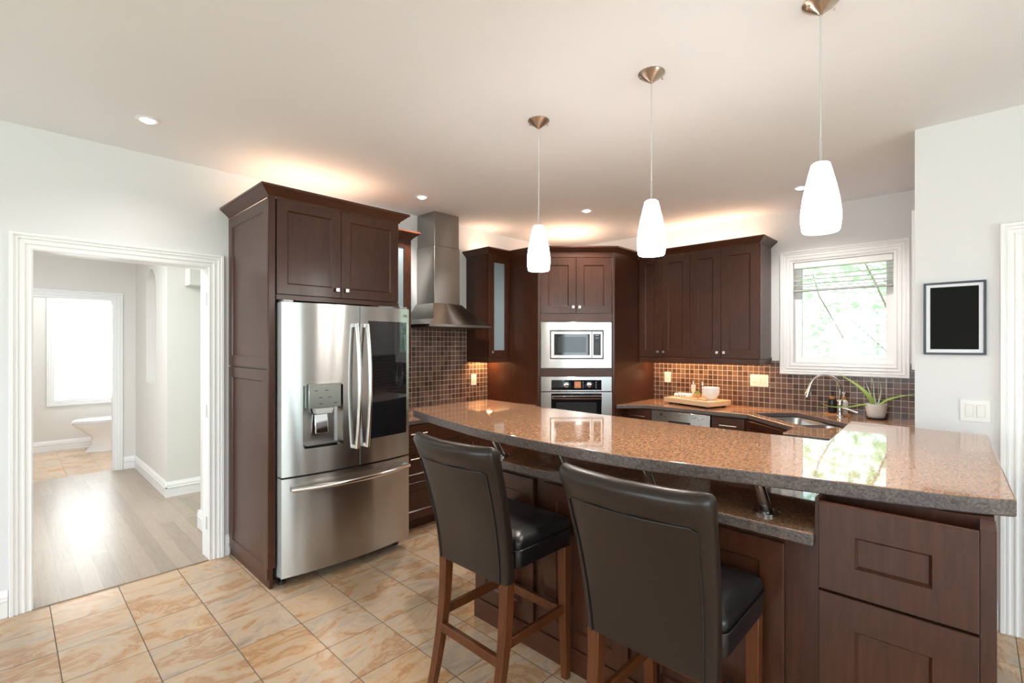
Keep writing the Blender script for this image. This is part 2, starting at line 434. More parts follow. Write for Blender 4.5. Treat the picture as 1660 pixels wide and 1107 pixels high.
struct(MB().prism([(YR, 0), (YR, ZC), (-4.6, ZC), (-4.6, 0), (DY0 - .012, 0), (DY0 - .012, OZ + .012), (DY1 + .012, OZ + .012), (DY1 + .012, 0)], XP, XP + .12, YZ), 'wall_right', WALL, label='off white wall carrying the framed black picture', cat='wall')
struct(MB().prism(rect(-4.6, YW, 0, ZC), -4.43, -4.3, YZ, [rect(-2.0, .2, .5, 2.4), rect(.6, 2.8, .5, 2.4)]), 'wall_rear', WALL, label='wall with two windows behind the viewer', cat='wall')
struct(MB().prism(rect(-4.3, XP, 0, ZC), -4.73, -4.6, XZ, [rect(-2.6, -.4, .15, 2.4), rect(-.1, 2.1, .15, 2.4)]), 'wall_front', WALL, label='wall with patio windows behind the viewer', cat='wall')
mb = MB()
for y0, y1 in ((-2.0, .2), (.6, 2.8)):
    for t in (y0 + .03, (y0 + y1) / 2, y1 - .03): mb.box(-4.40, -4.34, t - .03, t + .03, .5, 2.4)
    mb.box(-4.40, -4.34, y0, y1, .5, .56); mb.box(-4.40, -4.34, y0, y1, 2.34, 2.4)
struct(mb, 'window_2', TRIM, label='white window sashes in the wall behind the viewer', cat='window')
mb = MB()
for x0, x1 in ((-2.6, -.4), (-.1, 2.1)):
    for t in (x0 + .04, (x0 + x1) / 2, x1 - .04): mb.box(t - .04, t + .04, -4.70, -4.64, .15, 2.4)
    mb.box(x0, x1, -4.70, -4.64, .15, .23); mb.box(x0, x1, -4.70, -4.64, 2.32, 2.4)
struct(mb, 'window_3', TRIM, label='white patio door frames behind the viewer', cat='window')
struct(MB().box(-40, 40, -40, 40, -.5, -.45), 'ground', LAWN, label='lawn outside the house', cat='ground')

# hall and bathroom beyond the doorway
struct(MB().box(-1.42, -1.3, 4.05, 9.77, 0, ZC), 'wall_hall_left', HALLW, label='left wall of the hall, hidden behind the doorway', cat='wall')
struct(MB().box(1.12, 3.2, 4.05, 4.66, 0, ZC), 'wall_hall_stub', HALLW, label='short wall stub just inside the doorway on the right', cat='wall')
NY0, NY1, NZ0, NZ1 = 6.33, 6.85, 1.10, 2.10
arch = [(NY0, NZ0), (NY1, NZ0), (NY1, NZ1)] + [((NY0 + NY1) / 2 + (NY1 - NY0) / 2 * math.cos(R(a)), NZ1 + (NY1 - NY0) / 2 * math.sin(R(a))) for a in range(15, 180, 15)] + [(NY0, NZ1)]
mb = MB().prism([(5.82, 0), (7.58, 0), (7.58, ZC), (5.82, ZC)], 1.11, 1.24, YZ, [arch])
mb.box(1.24, 3.2, 5.82, 7.58, 0, ZC)
struct(mb, 'wall_hall_right', HALLW, label='pale hall wall with a tall arched niche', cat='wall')
struct(MB().box(1.26, 3.2, 5.62, 5.815, 2.12, ZC), 'trim_2', HALLW, label='boxed soffit above the side passage of the hall', cat='soffit')
BX0, BX1, BZ = .05, .892, 2.055
struct(MB().prism([(-1.3, 0), (BX0 - .012, 0), (BX0 - .012, BZ + .012), (BX1 + .012, BZ + .012), (BX1 + .012, 0), (1.11, 0), (1.11, ZC), (-1.3, ZC)], 7.52, 7.64, XZ), 'wall_hall_end', HALLW, label='hall end wall around the bathroom doorway', cat='wall')
BWX0, BWX1, BWZ0, BWZ1 = .475, 1.25, .72, 2.13
struct(MB().prism(rect(-1.3, 3.2, 0, ZC), 9.52, 9.65, XZ, [rect(BWX0, BWX1, BWZ0, BWZ1)]), 'wall_bathroom_end', HALLW, label='pale bathroom wall around the bright blind covered window', cat='wall')
struct(MB().box(1.75, 1.87, 7.64, 9.52, 0, ZC), 'wall_bathroom_right', HALLW, label='bathroom side wall behind the toilet', cat='wall')

def jamb(x0, x1, z1, y0, y1, fn=lambda x, y, z: (x, y, z)):
    mb = MB()
    for a in ((x0 - .012, x0, y0, y1, 0, z1), (x1, x1 + .012, y0, y1, 0, z1), (x0 - .012, x1 + .012, y0, y1, z1, z1 + .012)): mb.box(*a)
    return mb
d1 = struct(jamb(OX0, OX1, OZ, YW - .002, YW + .132), 'door_1', TRIM, label='wide white cased opening into the hall', cat='doorway')
struct(casing(MB(), OX0 + .004, OX1 - .004, 0.0005, OZ - .004, lambda a, b, d: (a, YW - d, b)), 'casing', TRIM, d1)
struct(casing(MB(), OX0 + .004, OX1 - .004, 0.0005, OZ - .004, lambda a, b, d: (a, YW + .13 + d, b)), 'casing', TRIM, d1)
mb = MB()
for z in (.25, 1.05, 1.85): mb.box(OX1 - .003, OX1 + .001, YW + .03, YW + .06, z - .045, z + .045)
struct(mb, 'strike_plate', SILVERP, d1)
d2 = struct(jamb(BX0, BX1, BZ, 7.518, 7.642), 'door_2', TRIM, label='white cased bathroom doorway at the end of the hall', cat='doorway')
struct(casing(MB(), BX0 + .004, BX1 - .004, 0.0005, BZ - .004, lambda a, b, d: (a, 7.52 - d, b)), 'casing', TRIM, d2)
mb = MB()
for a in ((XP - .002, XP + .122, DY1, DY1 + .012, 0, OZ), (XP - .002, XP + .122, DY0 - .012, DY0, 0, OZ), (XP - .002, XP + .122, DY0 - .012, DY1 + .012, OZ, OZ + .012)): mb.box(*a)
d3 = struct(mb, 'door_3', TRIM, label='white cased door at the right edge beside the picture', cat='door')
struct(casing(MB(), DY0 + .004, DY1 - .004, 0.0005, OZ - .004, lambda a, b, d: (XP - d, a, b)), 'casing', TRIM, d3)
struct(MB().prism(rect(DY0 + .003, DY1 - .003, .006, OZ - .003), XP + .06, XP + .10, YZ, [rect(DY0 + .12, DY1 - .12, .25, OZ - .13)]), 'door_leaf', TRIM, d3)
struct(MB().box(XP + .077, XP + .083, DY0 + .121, DY1 - .121, .251, OZ - .131), 'pane', FROST, d3)
# baseboards
struct(baseboard(MB(), (-4.3, YW), (OX0 - .097, YW), (0, -1)), 'baseboard_left', TRIM, label='tall white baseboard left of the hall doorway', cat='baseboard')
struct(baseboard(MB(), (OX1 + .098, YW), (1.12, YW), (0, -1)), 'baseboard_left_corner', TRIM, label='stub of white baseboard between doorway and tall cabinet', cat='baseboard')
struct(baseboard(MB(), (XP, -.042), (XP, DY1 + .099), (-1, 0)), 'baseboard_right', TRIM, label='stub of white baseboard between bar and right door', cat='baseboard')
mb = baseboard(MB(), (1.12, 4.06), (1.12, 4.66), (-1, 0)); baseboard(mb, (1.10, 4.66), (3.2, 4.66), (0, 1))
struct(mb, 'baseboard_hall_near', TRIM, label='white baseboard on the wall stub inside the doorway', cat='baseboard')
mb = baseboard(MB(), (1.11, 5.80), (1.11, 7.52), (-1, 0)); baseboard(mb, (1.092, 5.82), (3.2, 5.82), (0, -1)); baseboard(mb, (BX1 + .098, 7.52), (1.11, 7.52), (0, -1))
struct(mb, 'baseboard_hall', TRIM, label='tall white baseboard below the arched niche', cat='baseboard')
struct(baseboard(MB(), (-1.3, 9.52), (1.75, 9.52), (0, -1)), 'baseboard_bathroom', TRIM, label='white baseboard under the bathroom window', cat='baseboard')
struct(MB().box(XP + .05, XP + .125, YR, YR + .018, ZCT + .46, 2.32), 'trim_3', TRIM, label='edge of white casing on the return wall by the window', cat='trim', bevel=.004)

# kitchen window
mb = MB()
for a in ((XW - .002, XW + .162, WY0 - .001, WY0 + .02, WZ0 + .02, WZ1 - .02), (XW - .002, XW + .162, WY1 - .02, WY1 + .001, WZ0 + .02, WZ1 - .02), (XW - .002, XW + .162, WY0 - .001, WY1 + .001, WZ0 - .001, WZ0 + .02), (XW - .002, XW + .162, WY0 - .001, WY1 + .001, WZ1 - .02, WZ1 + .001)): mb.box(*a)
w1 = struct(mb, 'window_1', TRIM, label='white framed kitchen window over the corner sink', cat='window')
struct(casing(MB(), WY0 + .003, WY1 - .003, WZ0 + .003, WZ1 - .003, lambda a, b, d: (XW - d, a, b), True, sc=.92), 'window_casing', TRIM, w1)
struct(MB().prism(rect(WY0 + .02, WY1 - .02, WZ0 + .02, WZ1 - .02), XW + .075, XW + .125, YZ, [rect(WY0 + .075, WY1 - .075, WZ0 + .075, WZ1 - .075)]), 'window_sash', TRIM, w1, bevel=.005)
struct(MB().box(XW + .098, XW + .102, WY0 + .076, WY1 - .076, WZ0 + .076, WZ1 - .076), 'pane', GLASS, w1)

# bathroom window
mb = MB().prism(rect(BWX0 - .001, BWX1 + .001, BWZ0 - .001, BWZ1 + .001), 9.518, 9.652, XZ, [rect(BWX0 + .015, BWX1 - .015, BWZ0 + .015, BWZ1 - .015)])
w4 = struct(mb, 'window_4', TRIM, label='bright bathroom window covered by a white slatted blind', cat='window')
struct(casing(MB(), BWX0 + .003, BWX1 - .003, BWZ0 + .003, BWZ1 - .003, lambda a, b, d: (a, 9.52 - d, b), True, sc=.86), 'window_casing', TRIM, w4)
t = thing('window_blind', 'closed white slatted blind over the bathroom window', 'blind', ((BWX0 + BWX1) / 2, 9.545, BWZ0))
bw = (BWX1 - BWX0) / 2 - .018; bh = BWZ1 - BWZ0
MB().box(-bw, bw, -.018, .018, bh - .062, bh - .018).build('headrail', BLIND, t)
nsl = 30
for i in range(nsl):
    z = .045 + i * (bh - .13) / (nsl - 1)
    MB().add([(-bw, -.013, z - .019), (bw, -.013, z - .019), (bw, -.004, z + .022), (-bw, -.004, z + .022), (-bw, -.010, z - .020), (bw, -.010, z - .020), (bw, -.001, z + .021), (-bw, -.001, z + .021)],
             [(0, 1, 2, 3), (7, 6, 5, 4), (0, 4, 5, 1), (2, 6, 7, 3), (1, 5, 6, 2), (0, 3, 7, 4)]).build('slat', BLINDB, t)
MB().box(-bw, bw, -.016, .010, .017, .024).build('bottom_rail', BLIND, t)

# backsplash tiling
struct(MB().prism([(2.06, ZCT), (3.70, ZCT), (3.70, 1.40), (3.415, 1.40), (3.415, 1.72), (2.46, 1.72), (2.46, 1.40), (2.06, 1.40)], YW - .009, YW, XZ), 'backsplash_left', MOSX, label='dark brown mosaic tile backsplash under the range hood', cat='backsplash')
struct(MB().prism([(YR + .009, ZCT), (2.62, ZCT), (2.62, 1.40), (1.40, 1.40), (1.40, 1.37), (1.335, 1.37), (1.335, 1.243), (.372, 1.243), (.372, 1.37), (YR + .009, 1.37)], XW - .009, XW, YZ), 'backsplash_right', MOSY, label='dark brown mosaic tile backsplash under the window and cabinets', cat='backsplash')
struct(MB().box(XP + .125, XW - .009, YR, YR + .009, ZCT, 1.37), 'backsplash_return', MOSX, label='edge of the mosaic tile on the return wall', cat='backsplash')

# ------------------------------------------------------------------ cabinet parts (local: x width, front towards -y, z up)
def shaker(mb, x0, x1, z0, z1, y=0, t=.021, fr=.065, rec=.009, frz=None):
    frz = frz or fr
    r1 = (x0, x1, z0, z1); r2 = (x0 + fr, x1 - fr, z0 + frz, z1 - frz); e = .008; r3 = (r2[0] + e, r2[1] - e, r2[2] + e, r2[3] - e)
    def loop(r, yy): return [(r[0], yy, r[2]), (r[1], yy, r[2]), (r[1], yy, r[3]), (r[0], yy, r[3])]
    c = .002; r0 = (x0 + c, x1 - c, z0 + c, z1 - c)
    L = [loop(r1, y), loop(r1, y - t + c), loop(r0, y - t), loop(r2, y - t), loop(r3, y - t + rec)]
    vs = [p for l in L for p in l]; fs = [(3, 2, 1, 0), (16, 17, 18, 19)]
    for j in range(4):
        for i in range(4): fs.append((j * 4 + i, j * 4 + (i + 1) % 4, (j + 1) * 4 + (i + 1) % 4, (j + 1) * 4 + i))
    return mb.add(vs, fs)
def knob(parent, x, z, y, name='knob'):
    return MB().box(x - .005, x + .005, y - .014, y, z - .005, z + .005).box(x - .013, x + .013, y - .024, y - .013, z - .013, z + .013).build(name, NICKEL, parent, bevel=.002)
def bar_pull(parent, x, z, y, w=.14):
    mb = MB()
    for s in (-1, 1): mb.tube([(x + s * (w / 2 - .02), y, z), (x + s * (w / 2 - .02), y - .028, z)], .005, 10)
    mb.tube([(x - w / 2, y - .028, z), (x + w / 2, y - .028, z)], .006, 12)
    return mb.build('handle', NICKEL, parent)
def door(parent, x0, x1, z0, z1, kn=None, y=0, name='door', fr=.065):
    g = .0015
    o = shaker(MB(), x0 + g, x1 - g, z0 + g, z1 - g, y, fr=fr).build(name, ESP, parent)
    if kn: knob(o, kn[0], kn[1], y - .021)
    return o
CPROF = [(0, 0), (.006, 0), (.006, .008), (.056, .052), (.060, .052), (.060, .066), (0, .066)]
def crown(parent, pts, z, closed_ends=True):
    # pts: plan polyline of the cabinet face, walked so that the outside is on the right hand
    n = len(pts); P = [Vector(p) for p in pts]; offs = []
    for i in range(n):
        ns = []
        if i > 0: d = (P[i] - P[i - 1]).normalized(); ns.append(Vector((d.y, -d.x)))
        if i < n - 1: d = (P[i + 1] - P[i]).normalized(); ns.append(Vector((d.y, -d.x)))
        m = sum(ns, Vector((0, 0))); m.normalize(); offs.append(m / m.dot(ns[0]))
    k = len(CPROF); vs = []
    for i in range(n):
        for d, h in CPROF: q = P[i] + offs[i] * d; vs.append((q.x, q.y, z + h - .005))
    fs = []
    for i in range(n - 1):
        for j in range(k): fs.append((i * k + j, i * k + (j + 1) % k, (i + 1) * k + (j + 1) % k, (i + 1) * k + j))
    fs += [tuple(range(k)), tuple((n - 1) * k + j for j in range(k))]
    return MB().add(vs, fs).build('crown_moulding', ESPH, parent)

ZT = 2.445     # cabinet tops, under the crown
# ---- tall refrigerator cabinet
X0, X1, YF = 1.12, 2.055, 3.17
dep = YW - YF - .001; wid = X1 - X0
t = thing('tall_end_panel', 'tall dark panelled wooden end panel left of the refrigerator', 'end panel', (X0, YF, 0))
MB().box(.012, .0325, 0, dep, 0, ZT).build('board', ESP, t)
def side_shaker(z0, z1):
    mb = MB(); shaker(mb, 0, dep, 0, z1 - z0, 0, .014, .07, .008)
    mb.v = [(.012 + p[1], dep - p[0], z0 + p[2]) for p in mb.v]
    return mb
side_shaker(.06, 1.366).build('panel_moulding', ESP, t); side_shaker(1.374, ZT - .01).build('panel_moulding', ESP, t)
MB().box(-.004, .043, -.022, -.001, .13, ZT).build('pilaster', ESP, t, bevel=.006)
t = thing('upper_cabinet', 'dark double door cabinet mounted above the refrigerator', 'cabinet', (X0, YF, 0), 0, 'double door wall cabinets')
MB().box(.034, wid, .001, dep, 1.84, ZT).build('carcass', ESP, t)
MB().box(.047, wid, -.019, .0005, 1.809, 1.838).build('bottom_rail', ESPH, t)
xm = .475
door(t, .048, xm, 1.842, ZT - .002, (xm - .035, 1.842 + .055)); door(t, xm, wid - .002, 1.842, ZT - .002, (xm + .035, 1.842 + .055))
crown(t, [(0, dep), (0, -.022), (wid, -.022), (wid, 3.56 - YF)], ZT)

# ---- small glass wall cabinets on the left wall
def glass_cabinet(x0, x1, label, knob_left, crown_pts):
    yf = 3.59; w = x1 - x0; d = YW - yf - .001; zb = 1.39
    t = thing('glass_upper_cabinet', label, 'cabinet', (x0, yf, zb), 0, 'glass door wall cabinets')
    h = ZT - zb
    MB().box(0, w, .001, d, 0, h).build('carcass', ESP, t)
    a, b = .075, .075
    mb = MB().prism(rect(.002, w - .002, .002, h - .002), -.021, 0, XZ, [rect(a, w - a, b, h - b)])
    do = mb.build('door', ESP, t, bevel=.0015)
    MB().box(a, w - a, -.012, -.006, b, h - b).build('glass_pane', FROST, do)
    knob(do, .04 if knob_left else w - .04, .055, -.021)
    MB().box(.001, w - .001, -.018, .004, -.052, -.001).box(.001, .02, .004, d, -.052, -.001).build('light_rail', ESPH, t)
    crown(t, [(p[0], p[1] if p[1] < .1 else d) for p in crown_pts(w, d)], h)
    return t
glass_cabinet(2.06, 2.456, 'narrow dark wall cabinet with frosted pane beside the refrigerator top', True, lambda w, d: [(.07, -.021), (w, -.021), (w, d)])
glass_cabinet(3.395, 3.70, 'dark wall cabinet with frosted glass door right of the range hood', True, lambda w, d: [(0, d), (0, -.021), (w, -.021)])

# ---- corner oven tower
TB = Vector((3.70, 3.18)); TD = Vector((4.24, 2.62)); tw = (TD - TB).length; ta = math.degrees(math.atan2(TD.y - TB.y, TD.x - TB.x))
t = thing('oven_tower_cabinet', 'tall dark corner cabinet housing the microwave and wall oven', 'cabinet', (TB.x, TB.y, 0), ta)
inv = Matrix.Rotation(-R(ta), 2)
loc = lambda x, y: tuple(inv @ (Vector((x, y)) - TB))
mb = MB()
A = [loc(3.70, YW - .001), loc(3.70, 3.18), loc(3.72, 3.19), loc(3.72, YW - .001)]
mb.prism(A, 0, ZT, XY); mb.build('side_panel', ESP, t)
MB().prism([loc(XW - .001, 2.62), loc(4.24, 2.62), loc(4.25, 2.64), loc(XW - .001, 2.64)], 0, ZT, XY).build('side_panel', ESP, t)
MB().box(0.0, .028, -.012, .02, 0, ZT).build('stile', ESP, t, bevel=.004); MB().box(tw - .028, tw, -.012, .02, 0, ZT).build('stile', ESP, t, bevel=.004)
F0, F1 = .032, tw - .032
for z0, z1 in ((1.757, 1.832), (1.207, 1.279), (.46, .56)): MB().box(F0 - .004, F1 + .004, -.004, .016, z0, z1).build('rail', ESPH, t)
for z0, z1 in ((.10, .455), (1.835, ZT)): MB().box(F0, F1, .0165, .03, z0, z1).build('back_board', ESP, t)
fm = tw / 2
door(t, F0, fm, 1.836, 2.40, (fm - .032, 1.836 + .065), y=.016, fr=.075); door(t, fm, F1, 1.836, 2.40, (fm + .032, 1.836 + .065), y=.016, fr=.075)
MB().box(F0 - .004, F1 + .004, -.006, .016, 2.402, ZT).build('top_rail', ESPH, t)
MB().box(F0, F1, -.004, .016, .10, .455).build('drawer_front', ESPH, t)
crown(t, [loc(3.70, 3.60), loc(3.70, 3.18 - .008), loc(4.24 - .008, 2.62), loc(4.70, 2.62)], ZT)

# microwave
sc = (F1 - F0)
t = thing('microwave', 'built in stainless microwave with dark window above the oven', 'microwave', (TB.x, TB.y, 1.285), ta)
hh = .466
mb = MB().prism(rect(F0, F1, 0, hh), -.020, .014, XZ, [rect(F0 + .094, F1 - .085, .094, hh - .086)])
mb.build('trim_frame', STEEL, t, bevel=.004)
MX0, MX1, MZ0, MZ1 = F0 + .099, F1 - .090, .099, hh - .091
MB().box(MX0 - .004, MX1 + .004, -.004, .012, MZ0 - .004, MZ1 + .004).build('body', BLACKP, t)
xd = MX1 - .112
mb = MB().prism(rect(MX0 + .003, xd, MZ0 + .003, MZ1 - .003), -.016, -.0045, XZ, [rect(MX0 + .036, xd - .02, MZ0 + .034, MZ1 - .032)])
dd = mb.build('door', STEEL, t, bevel=.002)
MB().box(MX0 + .036, xd - .02, -.011, -.0045, MZ0 + .034, MZ1 - .032).build('window', BLACKG, dd)
MB().box(MX0 + .07, xd - .055, -.0115, -.0105, MZ0 + .06, MZ1 - .058).build('inner_window', GREYG, dd)
mb = MB().prism(rect(xd + .002, MX1 - .003, MZ0 + .003, MZ1 - .003), -.016, -.0045, XZ, [rect(xd + .018, MX1 - .022, MZ0 + .034, MZ1 - .032)])
mb.build('control_surround', STEEL, t, bevel=.002)
px0, px1, pz0, pz1 = xd + .018, MX1 - .022, MZ0 + .034, MZ1 - .032
cp = MB().box(px0, px1, -.012, -.0045, pz0, pz1).build('control_panel', BLACKP, t)
MB().box(px0 + .018, px1 - .018, -.0128, -.0118, pz1 - .045, pz1 - .030).build('display', BLUED, cp)
mb = MB()
for r in range(7):
    for c in range(3):
        xx = px0 + .012 + c * .017; zz = pz0 + .012 + r * .018
        mb.box(xx + .003, xx + .007, -.0126, -.0118, zz, zz + .0035)
mb.box(px0 + .016, px1 - .016, -.0126, -.0118, pz1 - .014, pz1 - .009)
mb.build('lettering', SILVERP, cp)

# wall oven
t = thing('wall_oven', 'stainless wall oven with round knobs and amber display', 'oven', (TB.x, TB.y, .565), ta)
oh = 1.203 - .565
MB().box(F0 + .01, F1 - .01, .014, .50, .0, oh - .01).build('body', DGREY, t)
MB().box(F0, F1, -.022, .013, oh - .150, oh).build('control_fascia', STEEL, t, bevel=.004)
cpx0, cpx1 = F0 + .105, F1 - .105
cp = MB().box(cpx0, cpx1, -.0235, -.0215, oh - .135, oh - .035).build('control_panel', BLACKG, t)
zk = oh - .083
for xx in (fm - .10, fm + .13):
    MB().lathe([(.026, 0), (.026, .006), (.020, .008), (.018, .026), (.014, .028), (0, .028)], n=24, fn=lambda p, xx=xx: (xx + p[0], -.0235 - p[2], zk + p[1])).build('knob', CHROME, cp)
    mb = MB()
    for k in range(9):
        a = R(-120 + 30 * k) if k < 9 else 0
        mb.box(xx + .040 * math.sin(a) - .002, xx + .040 * math.sin(a) + .002, -.0242, -.0233, zk + .036 * math.cos(a) - .002, zk + .036 * math.cos(a) + .002)
    mb.build('dial_marks', SILVERP, cp)
MB().box(fm - .02, fm + .045, -.0242, -.0233, zk - .032, zk + .034).build('display', AMBERD, cp)
mb = MB(); mb.box(fm - .012, fm + .036, -.0247, -.0241, zk + .008, zk + .011); mb.box(fm - .012, fm + .03, -.0247, -.0241, zk - .006, zk - .003)
for k in range(4):
    mb.box(fm + .062, fm + .072, -.0242, -.0233, zk - .03 + k * .018, zk - .026 + k * .018); mb.box(fm + .19, fm + .203, -.0242, -.0233, zk - .03 + k * .018, zk - .026 + k * .018)
mb.build('lettering', SILVERP, cp)
mb = MB().prism(rect(F0, F1, 0, oh - .156), -.026, .012, XZ, [rect(cpx0, cpx1, .06, oh - .16 - .012)])
od = mb.build('oven_door', STEEL, t, bevel=.003)
MB().box(cpx0, cpx1, -.020, .010, .06, oh - .172).build('window', BLACKG, od)
MB().box(cpx0 + .05, cpx1 - .05, -.0208, -.0198, .10, oh - .26).build('inner_window', GREYG, od)
mb = MB(); hz = oh - .205
for s in (cpx0 + .03, cpx1 - .03): mb.box(s - .012, s + .012, -.058, -.019, hz - .010, hz + .010)
mb.box(cpx0 + .004, cpx1 - .004, -.072, -.056, hz - .016, hz + .016)
mb.build('handle', CHROME, od, bevel=.005)

# ---- wall cabinets right of the tower (face -x)
UX = 4.74; uz = 1.39
ys = [2.619, 2.361, 2.051, 1.749, 1.409]
ys[0] = 2.665
def upper(y0, y1, ym, label, first):
    yy0 = min(y0, 2.618); w = yy0 - y1; d = XW - UX - .0095; h = ZT - uz
    t = thing('upper_cabinet', label, 'cabinet', (UX, yy0, uz), -90, 'double door wall cabinets')
    MB().box(0, w, .001, d, 0, h).build('carcass', ESP, t)
    m = yy0 - ym
    door(t, 0, m, .002, h - .002, (m - .032, .058), fr=.075); door(t, m, w, .002, h - .002, (m + .032, .058), fr=.075)
    mb = MB().box(0, w, -.019, .003, -.055, -.001)
    if not first: mb.box(w - .02, w, .003, d, -.055, -.001)
    mb.build('light_rail', ESPH, t, bevel=.003)
    crown(t, [(0, -.021), (w, -.021)] + ([] if first else [(w, d)]), h)
    if not first: MB().box(w, w + .004, -.0, d, .001, h - .001).build('end_panel', ENDM, t)
    return t
ENDM = ESP
upper(2.665, 2.051, 2.361, 'dark double door wall cabinet next to the oven tower', True)
upper(2.051, 1.409, 1.749, 'dark double door wall cabinet nearest the kitchen window', False)

# ---- left base run and counter
t = thing('base_cabinet', 'dark base cabinet with drawer right of the refrigerator', 'cabinet', (2.06, 3.31, 0), 0, 'base cabinets')
w = 3.47 - 2.06
MB().box(0, w, .001, YW - 3.31 - .01, .10, ZCT - .041).box(0, w, .06, .08, 0, .10).build('carcass', ESP, t)
for a, b in ((0.045, .47), (.47, .94), (.94, w)):
    o = MB().box(a + .002, b - .002, -.021, 0, .705, ZCT - .05).build('drawer_front', ESPH, t, bevel=.003); bar_pull(o, (a + b) / 2, .80, -.021, .16)
    o = shaker(MB(), a + .002, b - .002, .405, .70, fr=.06).build('drawer_front', ESP, t); bar_pull(o, (a + b) / 2, .60, -.021, .16)
    shaker(MB(), a + .002, b - .002, .105, .40, fr=.06).build('drawer_front', ESP, t)
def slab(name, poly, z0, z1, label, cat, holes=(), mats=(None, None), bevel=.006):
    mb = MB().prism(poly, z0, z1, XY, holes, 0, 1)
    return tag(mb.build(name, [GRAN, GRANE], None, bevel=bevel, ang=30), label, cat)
slab('countertop', [(2.06, YW - .0095), (2.06, 3.275), (3.56, 3.275), (3.68, 3.185), (3.698, 3.185), (3.698, YW - .0095)], ZCT - .04, ZCT, 'brown granite countertop running under the range hood', 'countertop')

# ---- right base run (faces -x): drawer unit, dishwasher, drawer unit, sink corner
RX = 4.50; zt = ZCT - .041
def drawer_unit(y0, y1, label):
    t = thing('base_cabinet', label, 'cabinet', (RX, y0, 0), -90, 'base cabinets'); w = y0 - y1
    MB().box(0, w, .001, XW - RX - .012, .10, zt).box(0, w, .06, .08, 0, .10).build('carcass', ESP, t)
    for a, b in ((.69, zt - .01), (.40, .686), (.105, .396)):
        o = MB().box(.003, w - .003, -.021, 0, a, b).build('drawer_front', ESPH, t, bevel=.003); bar_pull(o, w / 2 + .01, min(b - .055, (a + b) / 2 + .02), -.021, .15)
drawer_unit(2.617, 2.352, 'dark drawer unit between oven tower and dishwasher')
drawer_unit(1.748, 1.452, 'dark drawer unit between dishwasher and corner sink')
t = thing('dishwasher', 'stainless dishwasher with button strip under the granite counter', 'dishwasher', (RX, 2.348, 0), -90)
w = 2.348 - 1.752
MB().box(.01, w - .01, .001, .54, .08, zt).box(.01, w - .01, .04, .06, 0, .08).build('body', DGREY, t)
MB().box(.003, w - .003, -.022, 0, .10, .735).build('door', STEEL, t, bevel=.003)
cp = MB().box(.003, w - .003, -.026, 0, .742, zt - .004).build('control_panel', SILVERP if False else STEEL, t, bevel=.003)
mb = MB()
n = 12
pts = [(w / 2 + .11 * math.cos(R(180 + 180 * i / n)), .742 + .035 + .05 * math.sin(R(180 + 180 * i / n)) + .004) for i in range(n + 1)]
mb = MB().prism([(p[0], max(p[1], .745)) for p in pts], -.0285, -.0255, XZ); mb.build('pocket_handle', BLACKP, cp)
mb = MB(); mb.box(.10, .122, -.0272, -.0255, .822, .848)
for x, z in ((.07, .80), (.135, .815), (.155, .815), (.25, .838), (.27, .838), (.29, .838), (.43, .83), (.45, .83), (.48, .815), (.51, .825), (.53, .825)): mb.box(x, x + .012, -.0268, -.0255, z, z + .004)
mb.build('lettering', BLACKP, cp)
# sink corner cabinet
mb = MB().prism([(4.50, 1.448), (4.055, .98), (3.74, .98), (3.74, .262), (5.055, .262), (5.055, 1.448)], .10, .66, XY)
t = thing('sink_cabinet', 'dark diagonal corner cabinet below the sink', 'cabinet', (4.28, 1.21, 0), 0, 'base cabinets')
mb.v = [(p[0] - 4.28, p[1] - 1.21, p[2]) for p in mb.v]
mb.build('carcass', ESP, t)
dl = Vector((4.055 - 4.50, .98 - 1.448)); wl = dl.length; al = math.degrees(math.atan2(dl.y, dl.x))
mb = MB().box(0, wl, -.001, .02, .10, zt)
shaker(mb, .02, wl / 2 - .001, .12, .66); shaker(mb, wl / 2 + .001, wl - .02, .12, .66); shaker(mb, .02, wl - .02, .67, zt - .01, fr=.05)
M = Matrix.Translation((4.50 - 4.28, 1.448 - 1.21, 0)) @ Matrix.Rotation(R(al), 4, 'Z')
mb.v = [tuple(M @ Vector(p)) for p in mb.v]
mb.build('door_front', ESP, t)
mb = MB().box(3.72 - 4.28, 3.74 - 4.28, .262 - 1.21, .98 - 1.21, 0, zt); mb.build('end_panel', ESP, t)

# counter with sink cut out
sc_c = Vector((4.49, 1.0)); su = Vector((-.70, -.714)).normalized(); sn = Vector((-su.y, su.x))
if sn.x < 0: sn = -sn
def sw(a, b): q = sc_c + su * a + sn * b; return (q.x, q.y)
cut = [sw(p[0], p[1]) for p in rrect(-.395, .395, -.205, .205, .05)]
poly = [(XW - .0095, 2.618), (4.262, 2.618), (4.47, 2.43), (4.47, 1.43), (4.02, .955), (3.70, .955), (3.70, .50), (3.79, .26), (XW - .0095, .26)]
slab('countertop', poly, ZCT - .04, ZCT, 'brown granite countertop with corner sink under the window', 'countertop', [cut])
